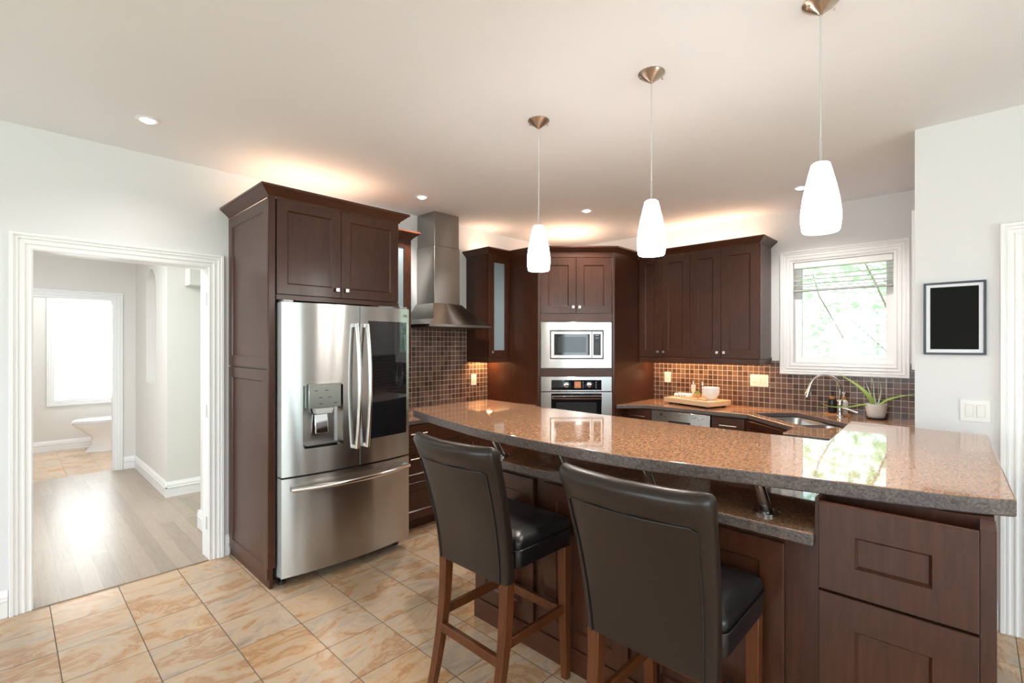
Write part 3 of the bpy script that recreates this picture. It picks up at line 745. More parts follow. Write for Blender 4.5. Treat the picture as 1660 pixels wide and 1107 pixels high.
# sink
t = thing('kitchen_sink', 'double bowl stainless sink set in the corner counter', 'sink', (sc_c.x, sc_c.y, ZCT - .042))
def bowl(a0, a1, b0, b1, dz):
    loops = []
    for ins, z in ((-.02, -.001), (0, -.001), (.004, -.012), (.012, -dz + .03), (.03, -dz + .006), (.06, -dz)):
        pts = rrect(a0 + ins, a1 - ins, b0 + ins, b1 - ins, max(.06 - ins * .3, .02))
        loops.append([(*(Vector(sw(*p)) - sc_c), z) for p in pts])
    mb = MB().loft(loops, cap=False)
    n = len(loops[0]); mb.add(loops[-1], [tuple(range(n))])
    c = Vector(sw((a0 + a1) / 2, (b0 + b1) / 2)) - sc_c
    o = mb.build('bowl', SINKM, t)
    MB().lathe([(0, .004), (.03, .004), (.042, .001), (.045, 0)], (c.x, c.y, -dz + .001), 24).build('drain', CHROME, o)
bowl(-.385, .025, -.195, .195, .20); bowl(.045, .385, -.185, .185, .16)

# ---- faucet
t = thing('faucet', 'chrome gooseneck pull down faucet behind the sink', 'faucet', (4.85, .815, ZCT + .0005))
MB().lathe([(.030, 0), (.030, .006), (.024, .012), (.022, .02), (.024, .10), (.022, .135), (.017, .145), (0, .145)]).build('base', CHROME, t)
dirv = Vector((-.50, .80, 0)).normalized(); pth = []
for z in (.13, .18, .22): pth.append((0, 0, z))
for i in range(0, 17):
    a = R(180 - i * 10.6); r = .115
    q = dirv * (r + r * math.cos(a)); pth.append((q.x, q.y, .235 + r * math.sin(a)))
MB().tube(pth, .0125, 16).build('spout', CHROME, t)
e = Vector(pth[-1]); d2v = (Vector(pth[-1]) - Vector(pth[-2])).normalized()
MB().tube([e - d2v * .002, e + d2v * .03, e + d2v * .07, e + d2v * .10], [.0135, .016, .021, .019], 16).build('spray_head', CHROME, t)
hv = Vector((.12, -.95, .05)).normalized()
MB().tube([(0, 0, .075), tuple(Vector((0, 0, .075)) + hv * .035)], .017, 14).tube([tuple(Vector((0, 0, .075)) + hv * .03), tuple(Vector((0, 0, .065)) + hv * .07 + Vector((0, 0, -.005))), tuple(Vector((0, 0, .06)) + hv * .12 + Vector((0, 0, -.02)))], [.010, .009, .013], 12).build('lever', CHROME, t)

# ---- soap bottles on a wooden tray
tr = tag(MB().prism(rrect(-.035, .035, -.095, .095, .012), 0, .012, XY).build('soap_tray', BAMBOO, None, bevel=.003), 'small amber wood tray under the soap bottles', 'tray')
tr.location = (4.99, .855, ZCT + .0005); tr.rotation_euler = (0, 0, R(4))
def soap(loc, body, pump, label):
    t = thing('soap_dispenser', label, 'soap bottle', loc, 60, 'pump soap bottles')
    MB().lathe([(0, 0), (.031, 0), (.033, .004), (.033, .100), (.030, .112), (.018, .122), (0, .122)], n=28).build('bottle', body, t)
    MB().lathe([(0, .1225), (.020, .1225), (.020, .146), (0, .146)], n=24).build('collar', BAMBOO, t)
    MB().lathe([(0, .1465), (.006, .1465), (.006, .172), (.012, .173), (.012, .186), (0, .187)], n=16).tube([(0, 0, .181), (.03, 0, .182), (.042, 0, .176)], [.005, .0045, .004], 10).build('pump', pump, t)
soap((4.99, .896, ZCT + .013), BOTB, BLACKP, 'black soap bottle with wooden collar behind the faucet')
soap((4.985, .812, ZCT + .013), BOTW, WHITE, 'white soap bottle with wooden collar beside the black one')

# ---- aloe in a ribbed pot
t = thing('aloe_plant', 'aloe with long pale green leaves in a ribbed white pot', 'potted plant', (4.93, .58, ZCT + .0005))
MB().lathe([(0, 0), (.058, 0), (.072, .008), (.074, .014), (.070, .014), (.056, .007), (0, .007)], n=36).build('saucer', DGREY, t)
n = 96; prof = [(0, .0075), (.050, .0075), (.056, .016), (.062, .04), (.069, .08), (.074, .118), (.074, .124), (.069, .124), (.066, .105), (0, .105)]
vs = []; fs = []
for j, (r, z) in enumerate(prof):
    for i in range(n):
        a = 2 * math.pi * i / n; rr = r * (1 + (.02 * math.cos(a * 32) if 2 <= j <= 5 else 0)); vs.append((rr * math.cos(a), rr * math.sin(a), z))
for j in range(len(prof) - 1):
    for i in range(n): fs.append((j * n + i, j * n + (i + 1) % n, (j + 1) * n + (i + 1) % n, (j + 1) * n + i))
MB().add(vs, fs).build('pot', pm('ribbed_ceramic', (.84, .83, .81), .55), t, ang=60)
MB().lathe([(.0655, .106), (.05, .112), (0, .114)], n=24).build('soil', SOIL, t)
def aloe(pts, w, mat):
    P = [Vector(p) for p in pts]; fine = []
    for i in range(len(P) - 1):
        p0 = P[max(i - 1, 0)]; p1 = P[i]; p2 = P[i + 1]; p3 = P[min(i + 2, len(P) - 1)]
        for k in range(6):
            s = k / 6; fine.append(.5 * ((2 * p1) + (-p0 + p2) * s + (2 * p0 - 5 * p1 + 4 * p2 - p3) * s * s + (-p0 + 3 * p1 - 3 * p2 + p3) * s ** 3))
    fine.append(P[-1]); m = len(fine)
    rs = [max(w * (1 - (i / (m - 1)) ** 1.6), .0008) for i in range(m)]
    MB().tube(fine, rs, 10, flat=.5).build('leaf', mat, t)
# view-right on the sill is (-y, small x): leaves fan along the wall
aloe([(0, .01, .11), (-.03, .05, .19), (-.05, .12, .27), (-.08, .24, .36)], .022, ALOE)
aloe([(0, .0, .11), (0, .015, .2), (.0, .02, .29), (-.01, .045, .40)], .012, ALOEP)
aloe([(.01, -.01, .11), (.01, -.025, .18), (.01, -.03, .24), (0, -.025, .31)], .015, ALOEP)
aloe([(.0, .02, .11), (0, .04, .2), (.01, .06, .26), (.02, .075, .30)], .011, ALOEP)
aloe([(-.01, -.02, .11), (-.03, -.07, .16), (-.05, -.16, .20), (-.08, -.28, .235)], .010, ALOE)
aloe([(-.02, .02, .11), (-.06, .08, .115), (-.10, .18, .09), (-.15, .30, .09), (-.18, .36, .12)], .008, ALOE)
MB().lathe([(0, 0), (.008, .002), (.010, .010), (.006, .018), (0, .02)], (-.01, -.045, .108), 12).build('pebble', pm('terracotta_bead', (.42, .18, .12), .7), t)

# ---- kitchen blind, partly raised
t = thing('window_blind', 'half raised white slatted blind in the kitchen window', 'blind', (XW + .035, (WY0 + WY1) / 2, WZ1 - .021))
hw = (WY1 - WY0) / 2 - .024
MB().box(-.028, .025, -hw, hw, -.058, -.001).build('headrail', TRIM, t, bevel=.006)
for i, (z, ti) in enumerate(((-.085, .1), (-.125, .45), (-.165, .45), (-.205, .45), (-.232, .3))):
    MB().add([(x * .024, y * hw, z + x * ti * .02 + dz) for dz in (0, .0025) for x in (-1, 1) for y in (-1, 1)], [(0, 1, 3, 2), (4, 6, 7, 5), (0, 4, 5, 1), (2, 3, 7, 6), (0, 2, 6, 4), (1, 5, 7, 3)]).build('slat', BLIND, t)
MB().box(-.025, .025, -hw, hw, -.272, -.252).build('bottom_rail', pm('blind_rail', (.45, .47, .46), .5), t, bevel=.004)
mb = MB()
for y in (hw - .11, -hw + .17): mb.tube([(-.026, y, -.05), (-.026, y, -.26)], .0012, 6)
mb.build('ladder_cord', SILVERP, t)
MB().tube([(-.045, -hw + .045, -.055), (-.052, -hw + .043, -.30), (-.085, -hw + .035, -.95), (-.085, -hw + .035, -1.33)], .0015, 6).build('pull_cord', WHITE, t)
MB().lathe([(0, 0), (.007, .003), (.008, .02), (.003, .035), (0, .036)], (-.085, -hw + .035, -1.36), 12).build('cord_tassel', DGREY, t)

# ---- range hood
t = thing('range_hood', 'stainless chimney range hood over the left counter', 'range hood', (2.915, YW - .0095, 1.685))
hw, hd, th = .375, .49, .16
dw, dd_ = .155, .27
def lp(w_, d_, z, y0=0): return [(-w_, -d_, z), (w_, -d_, z), (w_, y0, z), (-w_, y0, z)]
loops = [lp(hw, hd, 0), lp(hw, hd, .022)]
mb = MB()
mb.loft(loops).loft([lp(hw, hd, .022), lp(hw - .10, hd - .07, .075), lp(dw + .015, dd_ + .01, .225)], cap=True)
mb.build('canopy', STEELW, t, ang=20)
MB().box(-dw, dw, -dd_, .0085, .226, .77).build('lower_duct_cover', STEELW, t, bevel=.003)
MB().box(-dw + .006, dw - .006, -dd_ + .006, .0085, .771, ZC - 1.685 - .001).build('upper_duct_cover', STEELW, t, bevel=.003)
MB().box(-hw + .03, hw - .03, -hd + .03, -.03, -.004, -.0005).build('filter', DGREY, t)

# ---- outlets and switches
def plate(name, loc, rz, label, gangs, cat):
    t = thing(name, label, cat, loc, rz)
    w = .046 * len(gangs) + .026
    MB().prism(rrect(-w / 2, w / 2, -.058, .058, .006), -.006, 0, XZ).build('cover_plate', WHITE, t, bevel=.0015)
    for i, g in enumerate(gangs):
        x = (i - (len(gangs) - 1) / 2) * .046
        if g == 's':
            MB().prism(rect(x - .0165, x + .0165, -.034, .034), -.0065, -.006, XZ).build('rocker_gap', pm('grey_gap', (.4, .4, .4), .6) if 'grey_gap' not in MATS else MATS['grey_gap'], t)
            MB().add([(x - .0155, -.008, -.033), (x + .0155, -.008, -.033), (x + .0155, -.011, .033), (x - .0155, -.011, .033), (x - .0155, -.006, -.033), (x + .0155, -.006, -.033), (x + .0155, -.006, .033), (x - .0155, -.006, .033)], [(0, 1, 2, 3), (4, 7, 6, 5), (0, 4, 5, 1), (1, 5, 6, 2), (2, 6, 7, 3), (3, 7, 4, 0)]).build('rocker', WHITE, t)
        else:
            MB().prism(rrect(x - .0165, x + .0165, -.034, .034, .004), -.0085, -.006, XZ).build('socket_face', WHITE, t)
            mb = MB()
            for zz in (-.019, .014):
                for xx in (-.006, .006): mb.box(x + xx - .0012, x + xx + .0012, -.0092, -.0084, zz, zz + .009)
                mb.box(x - .002, x + .002, -.0092, -.0084, zz - .007, zz - .004)
            mb.build('slots', SWGAP, t)
plate('wall_outlet', (3.49, YW - .0095, 1.145), 0, 'white double outlet on the tiles left of the oven tower', 'o', 'outlet')
plate('wall_outlet', (XW - .0095, 2.45, 1.165), -90, 'white single outlet on the tiles beside the oven tower', 'o', 'outlet')
plate('switch_plate', (XW - .0095, 1.51, 1.175), -90, 'white wide plate with socket and two switches near the window', 'oss', 'switch')
plate('light_switch', (XP - .0005, -.004, 1.163), -90, 'white double rocker switch below the framed picture', 'ss', 'switch')

# ---- picture
t = thing('framed_picture', 'dark framed picture with white mat and black print', 'picture', (XP - .0005, .081, 1.672), -90)
pw, ph = .129, .203
MB().prism(rect(-pw, pw, -ph, ph), -.020, -.0005, XZ, [rect(-pw + .011, pw - .011, -ph + .011, ph - .011)]).build('frame', PICFRAME, t, bevel=.002)
MB().box(-pw + .011, pw - .011, -.012, -.001, -ph + .011, ph - .011).build('mat_board', MATBOARD, t)
MB().box(-pw + .029, pw - .029, -.0135, -.0122, -ph + .030, ph - .027).build('print', PICBLACK, t)

# ---- items on the counter
BC = Vector((4.80, 2.02)); BA = -107
t = thing('chopping_board', 'thick butcher block board on feet on the granite counter', 'cutting board', (BC.x, BC.y, ZCT + .0005), BA)
MB().box(-.275, .275, -.165, .165, .018, .066).build('board', BUTCHER, t, bevel=.004)
for sx in (-1, 1):
    for sy in (-1, 1): MB().lathe([(.016, 0), (.018, .0175)], (sx * .22, sy * .125, 0), 16).build('foot', BLACKP, t)
BM = Matrix.Translation((BC.x, BC.y, 0)) @ Matrix.Rotation(R(BA), 4, 'Z'); ZBD = ZCT + .0675
def on(x, y, z=0): q = BM @ Vector((x, y, 0)); return (q.x, q.y, ZBD + z)
# stacked bowls
def bowlthing(z, label, lid):
    t = tag(MB().lathe([(0, 0), (.035, 0), (.040, .004), (.060, .022), (.076, .050), (.082, .075), (.084, .092), (.080, .092), (.072, .052), (.055, .024), (.03, .010), (0, .008)], n=40).build('bowl', PORC, None), label, 'bowl', 'white bowls on the board')
    t.location = on(.145, .03, z); return t
bowlthing(0, 'lower white bowl of the nested pair on the board', False)
bowlthing(.030, 'upper white bowl nested in the other on the board', True)
# mills
def mill(x, y, body, label):
    t = thing('pepper_mill', label, 'mill', on(x, y), 0, 'glass mills on the board')
    MB().lathe([(0, 0), (.020, 0), (.021, .004), (.017, .045), (0, .045)], n=24).build('base', NICKEL, t)
    MB().lathe([(0, .0455), (.0185, .0455), (.0215, .07), (.0215, .125), (0, .125)], n=24).build('body', body, t)
    MB().lathe([(0, .1255), (.022, .1255), (.022, .150), (.008, .156), (.008, .166), (0, .168)], n=24).build('cap', NICKEL, t)
mill(-.135, .115, SALT, 'white filled salt mill standing behind the towels')
mill(-.02, .115, PEPPER, 'dark filled pepper mill standing behind the little plant')
t = thing('potted_herb', 'tiny green plant in a twine wrapped pot on the board', 'potted plant', on(-.03, .04))
MB().lathe([(0, 0), (.026, 0), (.030, .004), (.032, .040), (.028, .044), (0, .044)], n=24).build('pot', TWINE, t)
mb = MB()
for i in range(70):
    a = random.uniform(0, 6.28); r = .026 * math.sqrt(random.random()); z = .045 + random.uniform(.004, .03) * (1.1 - r / .03); rr = .006
    mb.lathe([(0, -rr), (rr, 0), (0, rr)], (r * math.cos(a), r * math.sin(a), z), 6)
o = mb.build('foliage', MOSS, t)
# rolled striped towels
def towel(x, y, z, ang, L, label):
    t = thing('rolled_towel', label, 'towel', on(x, y, z), BA + ang, 'rolled towels on the board')
    n = 14; mb = MB(); k = 10
    for i in range(k):
        x0 = -L / 2 + L * i / k; x1 = x0 + L / k
        mb.lathe([(.001, x0), (.0195, x0), (.0195, x1), (.001, x1)], (0, 0, 0), 20, mi=i % 2 if i in (3, 5, 7, 2, 4, 6) else 0, fn=lambda p: (p[2], p[0] * 1.0, p[1] + .0197))
    mb.build('roll', [CLOTHW, CLOTHB], t)
towel(-.15, -.035, 0, 3, .17, 'white rolled towel with grey stripes at the front of the board')
towel(-.16, .03, 0, 5, .17, 'pale rolled towel lying behind the striped one')
def utensil(x, y, ang, label):
    o = MB(); o.tube([(-.12, 0, .007), (.0, 0, .007), (.06, 0, .007)], [.005, .0055, .006], 10)
    o.loft([[(xx, yy * wd, .007 + zz * .004) for yy, zz in ((-1, 0), (-.5, 1), (.5, 1), (1, 0), (.5, -1), (-.5, -1))] for xx, wd in ((.055, .006), (.07, .018), (.09, .022), (.11, .019), (.122, .006))])
    ob = tag(o.build('wooden_spoon', SPOON, None), label, 'spoon', 'wooden spoons on the board'); ob.location = on(x, y); ob.rotation_euler = (0, 0, R(BA + ang))
utensil(.0, -.105, -6, 'pale wooden spoon nearest the front edge of the board')
utensil(.07, -.065, -6, 'pale wooden spoon lying between towels and bowls')

# ------------------------------------------------------------------ refrigerator
FX0, FX1 = 1.175, 2.105
t = thing('refrigerator', 'stainless french door refrigerator with dark glass panel and dispenser', 'refrigerator', (FX0, 3.045, 0))
fw = FX1 - FX0
MB().box(.004, fw - .06, .124, .83, .055, 1.775).build('body', STEELF, t, bevel=.004)
BUL = .046
def yb(x): u = (x - fw / 2) / (fw / 2); return BUL * u * u
def bowed(x0, x1, z0, z1, hole=None, n=14):
    xs = sorted(set([x0 + (x1 - x0) * i / n for i in range(n + 1)] + ([hole[0], hole[1]] if hole else [])))
    zs = sorted(set([z0, z1] + ([hole[2], hole[3]] if hole else [])))
    mb = MB(); r = .006; th = .122
    V = lambda x, z, back=False: (x, (th if back else yb(x)), z)
    for i in range(len(xs) - 1):
        for j in range(len(zs) - 1):
            xa, xb, za, zb_ = xs[i], xs[i + 1], zs[j], zs[j + 1]
            if hole and hole[0] - 1e-6 <= xa and xb <= hole[1] + 1e-6 and hole[2] - 1e-6 <= za and zb_ <= hole[3] + 1e-6: continue
            mb.add([V(xa, za), V(xb, za), V(xb, zb_), V(xa, zb_)], [(0, 1, 2, 3)])
        for z in (z0, z1): mb.add([V(xs[i], z), V(xs[i + 1], z), V(xs[i + 1], z, 1), V(xs[i], z, 1)], [(0, 1, 2, 3)])
    for x in (x0, x1):
        for j in range(len(zs) - 1): mb.add([V(x, zs[j]), V(x, zs[j + 1]), V(x, zs[j + 1], 1), V(x, zs[j], 1)], [(0, 1, 2, 3)], 1)
    mb.add([V(x0, z0, 1), V(x1, z0, 1), V(x1, z1, 1), V(x0, z1, 1)], [(0, 1, 2, 3)])
    if hole:
        a, b, c, d = hole; dp = .065
        ya, y_b = yb(a), yb(b)
        mb.add([(a, ya, c), (b, y_b, c), (b, y_b, d), (a, ya, d), (a + .01, dp, c + .012), (b - .01, dp, c + .012), (b - .01, dp, d), (a + .01, dp, d)],
               [(0, 1, 5, 4), (1, 2, 6, 5), (2, 3, 7, 6), (3, 0, 4, 7), (4, 5, 6, 7)])
    return mb
xs_ = 1.677 - FX0
hole = (1.298 - FX0, 1.556 - FX0, .862, 1.262)
ld = bowed(0, xs_ - .003, .70, 1.79, hole).build('door', [STEEL, DSIDE], t, ang=25)
ld['label'] = 'left fridge door with the dispenser recess'
a, b, c, d = hole; mx = (a + b) / 2
MB().box(a + .024, b - .018, -.006, .06, d - .145, d - .002).box(a + .024, b - .018, -.006, .004, d - .004, d + .012).build('dispenser_panel', pm('dispenser_panel_grey', (.40, .43, .40), .28, .85), ld, bevel=.003)
MB().hull([(mx - .05, .006, d - .185), (mx + .055, .006, d - .185), (mx + .055, .055, d - .185), (mx - .05, .055, d - .185)], [(mx - .06, .002, d - .147), (mx + .065, .002, d - .147), (mx + .065, .058, d - .147), (mx - .06, .058, d - .147)]).build('nozzle', SILVERP, ld, bevel=.003)
MB().hull([(mx - .045, .030, d - .315), (mx + .042, .030, d - .315), (mx + .042, .04, d - .315), (mx - .045, .04, d - .315)], [(mx - .045, .045, d - .19), (mx + .042, .045, d - .19), (mx + .042, .055, d - .19), (mx - .045, .055, d - .19)]).build('paddle', CHROME, ld, bevel=.004)
MB().box(a + .02, b - .02, .012, .06, c + .013, c + .020).build('drip_tray', DGREY, ld)
mb = MB()
for x, z in ((.06, .06), (.12, .06), (.03, .105), (.10, .105), (.16, .02), (.06, .02)): mb.box(a + .03 + x, a + .052 + x, -.0066, -.0058, d - .14 + z, d - .136 + z)
mb.build('lettering', DGREY, ld)
rd = bowed(xs_ + .003, fw, .70, 1.79).build('door', [STEEL, DSIDE], t, ang=25)
rd['label'] = 'right fridge door with dark glass panel'
mb = MB(); xa, xb = 1.742 - FX0, 2.078 - FX0; n = 8
fr_ = [(xa + (xb - xa) * i / n) for i in range(n + 1)]
vs = [(x, yb(x) - .0025, z) for x in fr_ for z in (.868, 1.69)] + [(x, yb(x) + .002, z) for x in fr_ for z in (.868, 1.69)]
m2 = 2 * (n + 1)
fs = [(2 * i, 2 * i + 2, 2 * i + 3, 2 * i + 1) for i in range(n)] + [(2 * i, 2 * i + 2, m2 + 2 * i + 2, m2 + 2 * i) for i in range(n)] + [(2 * i + 1, 2 * i + 3, m2 + 2 * i + 3, m2 + 2 * i + 1) for i in range(n)] + [(0, 1, m2 + 1, m2), (2 * n, 2 * n + 1, m2 + 2 * n + 1, m2 + 2 * n)]
gp = mb.add(vs, fs).build('glass_panel', BLACKG, rd)
def text_obj(body, size, loc, rot, mat, parent, name='lettering', depth=.0005):
    cu = bpy.data.curves.new(name, 'FONT'); cu.body = body; cu.size = size; cu.extrude = depth; cu.align_x = 'CENTER'; cu.align_y = 'CENTER'
    tmp = bpy.data.objects.new(name, cu); COL.objects.link(tmp)
    bpy.context.view_layer.update()
    me = bpy.data.meshes.new_from_object(tmp.evaluated_get(bpy.context.evaluated_depsgraph_get()))
    bpy.data.objects.remove(tmp); me.materials.clear(); me.materials.append(mat)
    o = bpy.data.objects.new(name, me); COL.objects.link(o); o.parent = parent; o.location = loc; o.rotation_euler = rot
    return o
lx = 2.055 - FX0
text_obj('LG', .030, (lx + .012, yb(lx) - .0008, 1.738), (R(90), 0, 0), DGREY, rd, 'logo')
mb = MB(); mb.tube([(lx - .022 + .013 * math.cos(R(k * 15)), yb(lx) - .001, 1.738 + .013 * math.sin(R(k * 15))) for k in range(25)], .0014, 6); mb.build('logo', DGREY, rd)
dr = bowed(0, fw, .075, .688).build('freezer_drawer', [STEEL, DSIDE], t, ang=25)
# curved handles
def vhandle(x, parent):
    P = []
    for i in range(17):
        u = i / 16; z = .825 + u * (1.665 - .825); P.append((x, yb(x) - .030 - .038 * (1 - (2 * u - 1) ** 2), z))
    mb = MB().tube(P, .015, 14, flat=1.0)
    for z in (.835, 1.655): mb.box(x - .012, x + .012, yb(x) - .032, yb(x) + .002, z - .012, z + .012)
    mb.build('handle', CHROMEH, parent)
CHROMEH = pm('handle_steel', (.72, .71, .69), .16, 1)
vhandle(xs_ - .038, ld); vhandle(xs_ + .042, rd)
P = []
for i in range(21):
    u = i / 20; x = .05 + u * (fw - .07); P.append((x, yb(x) - .026 - .040 * (1 - (2 * u - 1) ** 2), .622))
mb = MB().tube(P, .016, 14)
for x in (.06, fw - .03): mb.box(x - .012, x + .012, yb(x) - .028, yb(x) + .002, .610, .634)
mb.build('handle', CHROMEH, dr)
for x in (.04, fw - .05):
    for y in (.15, .7): MB().lathe([(0, 0), (.022, 0), (.022, .018), (.010, .02), (.010, .075), (0, .075)], (x, y, .0005), 16).build('foot', BLACKP, t)
MB().box(.012, .075, .05, .14, 1.7905, 1.806).box(fw - .075, fw - .012, .05, .14, 1.7905, 1.806).build('hinge_cover', STEELF, t, bevel=.003)

# ------------------------------------------------------------------ peninsula and raised bar
PX = 1.83
t = thing('peninsula_cabinet', 'dark panelled peninsula base behind the bar stools', 'cabinet', (PX, 2.035, 0), -90)
w = 2.035 - .374
MB().box(0, w, .001, .70, 0, ZCT - .041).build('carcass', ESP, t)
for a, b in ((.03, .45), (.52, .98), (1.05, w - .09)):
    shaker(MB(), a, b, .13, ZCT - .06, fr=.075).build('back_panel', ESP, t)
MB().box(0, w, -.008, .0005, 0, .11).build('plinth', ESPH, t)
slab('peninsula_countertop', [(1.795, 2.06), (1.795, .3735), (2.56, .3735), (2.56, 2.06)], ZCT - .04, ZCT, 'lower granite ledge of the peninsula under the raised bar', 'countertop')
# end drawer cabinet
t = thing('drawer_cabinet', 'dark drawer cabinet carrying the near end of the bar', 'cabinet', (1.822, .372, 0), -90)
w = .372 + .042
MB().box(0, w, .10, 1.50, 0, 1.032).box(0, w, .001, .0995, 0, .96).build('carcass', ESP, t)
MB().box(-.0005, .010, -.012, .0995, 0, 1.030).build('stile', ESP, t); MB().box(w - .030, w + .002, -.010, .0995, .0, 1.030).build('stile', ESP, t)
o = shaker(MB(), .012, w - .032, .750, 1.022, t=.026, fr=.095, frz=.088, rec=.012).build('drawer_front', ESP, t)
o = shaker(MB(), .012, w - .032, .11, .742, t=.026, fr=.095, rec=.012).build('door', ESP, t)
# raised bar top
front = [(1.945, 2.80), (1.905, 2.74), (1.815, 2.40), (1.728, 1.965), (1.700, 1.72), (1.688, 1.45), (1.686, 1.22), (1.700, 1.02), (1.732, .84), (1.775, .665), (1.815, .51), (1.852, .36), (1.885, .19), (1.945, .0), (1.985, -.088)]
def cat_rom(P, k=4):
    out = []
    for i in range(len(P) - 1):
        p0, p1, p2, p3 = (Vector(P[max(0, min(len(P) - 1, j))]) for j in (i - 1, i, i + 1, i + 2))
        for s in range(k):
            u = s / k; q = .5 * (2 * p1 + (p2 - p0) * u + (2 * p0 - 5 * p1 + 4 * p2 - p3) * u * u + (3 * p1 - p0 - 3 * p2 + p3) * u ** 3); out.append((q.x, q.y))
    return out + [tuple(P[-1])]
fl = front[:3] + cat_rom(front[3:])
poly = fl + [(3.31, -.050), (3.365, .515), (2.615, .487), (2.595, 1.1), (2.60, 1.75), (2.625, 2.3), (2.67, 2.80)]
slab('raised_bar_counter', poly, ZB - .05, ZB, 'raised curved brown granite bar top with chiselled edge', 'bar counter', bevel=.005)
# bar supports
def post(y, x0, label):
    t = thing('bar_support', label, 'support post', (x0, y, ZCT + .0005), 0, 'slanted steel posts under the bar')
    MB().lathe([(0, 0), (.045, 0), (.045, .007), (.041, .010), (0, .010)], n=32).build('flange', POSTM, t)
    h = ZB - .05 - ZCT - .001
    MB().hull([(.021 * math.cos(R(a)), .021 * math.sin(R(a)), .0105) for a in range(0, 360, 18)], [(-.055 + .021 * math.cos(R(a)), .012 + .021 * math.sin(R(a)), h) for a in range(0, 360, 18)]).build('post', POSTM, t)
for y, x0, lb in ((.545, 1.905, 'slanted steel bar post nearest the drawer cabinet'), (.985, 1.885, 'slanted steel bar post right of the near stool back'), (1.42, 1.86, 'slanted steel bar post above the near stool back'), (1.875, 1.875, 'slanted steel bar post behind the far stool back')): post(y, x0, lb)

# ------------------------------------------------------------------ bar stools (local +x = towards the bar)
def stool(loc, rz, label):
    t = thing('bar_stool', label, 'bar stool', loc, rz, 'leather bar stools')
    ZS0, ZTP = .575, 1.140
    def bx(v): return -.195 - .125 * v ** 1.7
    def hwid(v): return .217 + .032 * v
    loops = []; nn = 40
    def ring(xc, zc, hw_, th_, curve, sh=1.0):
        out = []
        for i in range(nn):
            a = 2 * math.pi * i / nn; ca, sa = math.cos(a), math.sin(a)
            sx = math.copysign(abs(ca) ** .45, ca) * th_ / 2 * sh; sy = math.copysign(abs(sa) ** .28, sa) * hw_
            out.append((xc + sx - curve * (1 - (sy / .236) ** 2), sy, zc))
        return out
    K = 14
    for i in range(K + 1):
        v = i / K
        loops.append(ring(bx(v * .97) , ZS0 + v * (ZTP - .03 - ZS0), hwid(v), .072 - .008 * v + .016 * max(0, (v - .86) / .14), .046 * v))
    for a in (25, 50, 72, 88):
        s = math.cos(R(a)); loops.append(ring(bx(.97) - .006 * (1 - s), ZTP - .03 + .03 * math.sin(R(a)), hwid(1) - .018 * (1 - s), .080 * s, .046))
    bk = MB().loft(loops).build('backrest', LEATHER, t, ang=50)
    # welt lines on the rear face
    def rear(v, s):
        th_ = .072 - .008 * v; y = s * hwid(v)
        xc = bx(v * .97) - .046 * v * (1 - (y / .236) ** 2)
        return (xc - th_ / 2 - .0005, y, ZS0 + v * (ZTP - .03 - ZS0))
    path = [rear(v / 20, .86) for v in range(0, 18)] + [rear(.87, .86 - .0716 * i) for i in range(1, 24)] + [rear(v / 20, -.86) for v in range(17, -1, -1)]
    MB().tube(path, .0028, 6).build('piping', PIPING, bk)
    # seat
    loops = []
    def sring(ins, z, x0=-.165, x1=.212, hy=.222):
        return [(p[0], p[1], z) for p in rrect(x0 + ins, x1 - ins, -hy + ins, hy - ins, .035)]
    for ins, z in ((.012, .615), (.002, .620), (0, .640), (0, .685), (.003, .700), (.0, .712), (.004, .728), (.018, .742), (.06, .752), (.13, .757)): loops.append(sring(ins, z))
    MB().loft(loops).build('seat', SEATL, t, ang=50)
    MB().tube([(p[0], p[1], .692) for p in rrect(-.168, .2145, -.2245, .2245, .035)] + [(.2145, .0, .692)], .003, 6).build('seat_piping', PIPING, t)
    # legs
    def leg(pts, s0, s1):
        L = []
        for i, p in enumerate(pts):
            u = i / (len(pts) - 1); h = s0 + (s1 - s0) * u
            L.append([(p[0] - h, p[1] - h, p[2]), (p[0] + h, p[1] - h, p[2]), (p[0] + h, p[1] + h, p[2]), (p[0] - h, p[1] + h, p[2])])
        return MB().loft(L)
    for s in (-1, 1):
        rp = [(-.195 - .085 * (1 - u) ** 2.0, s * .192, u * .572 + .0005) for u in [i / 10 for i in range(11)]]
        leg(rp, .017, .023).build('leg', LEG, t, bevel=.003)
        fp = [(.180 + .012 * (1 - u) ** 2, s * .192, u * .612 + .0005) for u in [i / 6 for i in range(7)]]
        leg(fp, .016, .023).build('leg', LEG, t, bevel=.003)
        MB().box(-.205, .170, s * .192 - .010, s * .192 + .010, .305, .345).build('stretcher', LEG, t, bevel=.003)
    MB().box(-.240, -.215, -.176, .176, .245, .285).build('stretcher', LEG, t, bevel=.003)
    MB().box(.172, .195, -.172, .172, .285, .325).build('stretcher', LEG, t, bevel=.003)
    return t
s1 = stool((1.58, 1.545, 0), 0, 'dark leather bar stool farther from the drawer cabinet, beside the refrigerator walkway')
s2 = dup(s1, (1.58, .735, 0), 0, 'dark leather bar stool nearest the drawer cabinet, hiding the lower ledge')

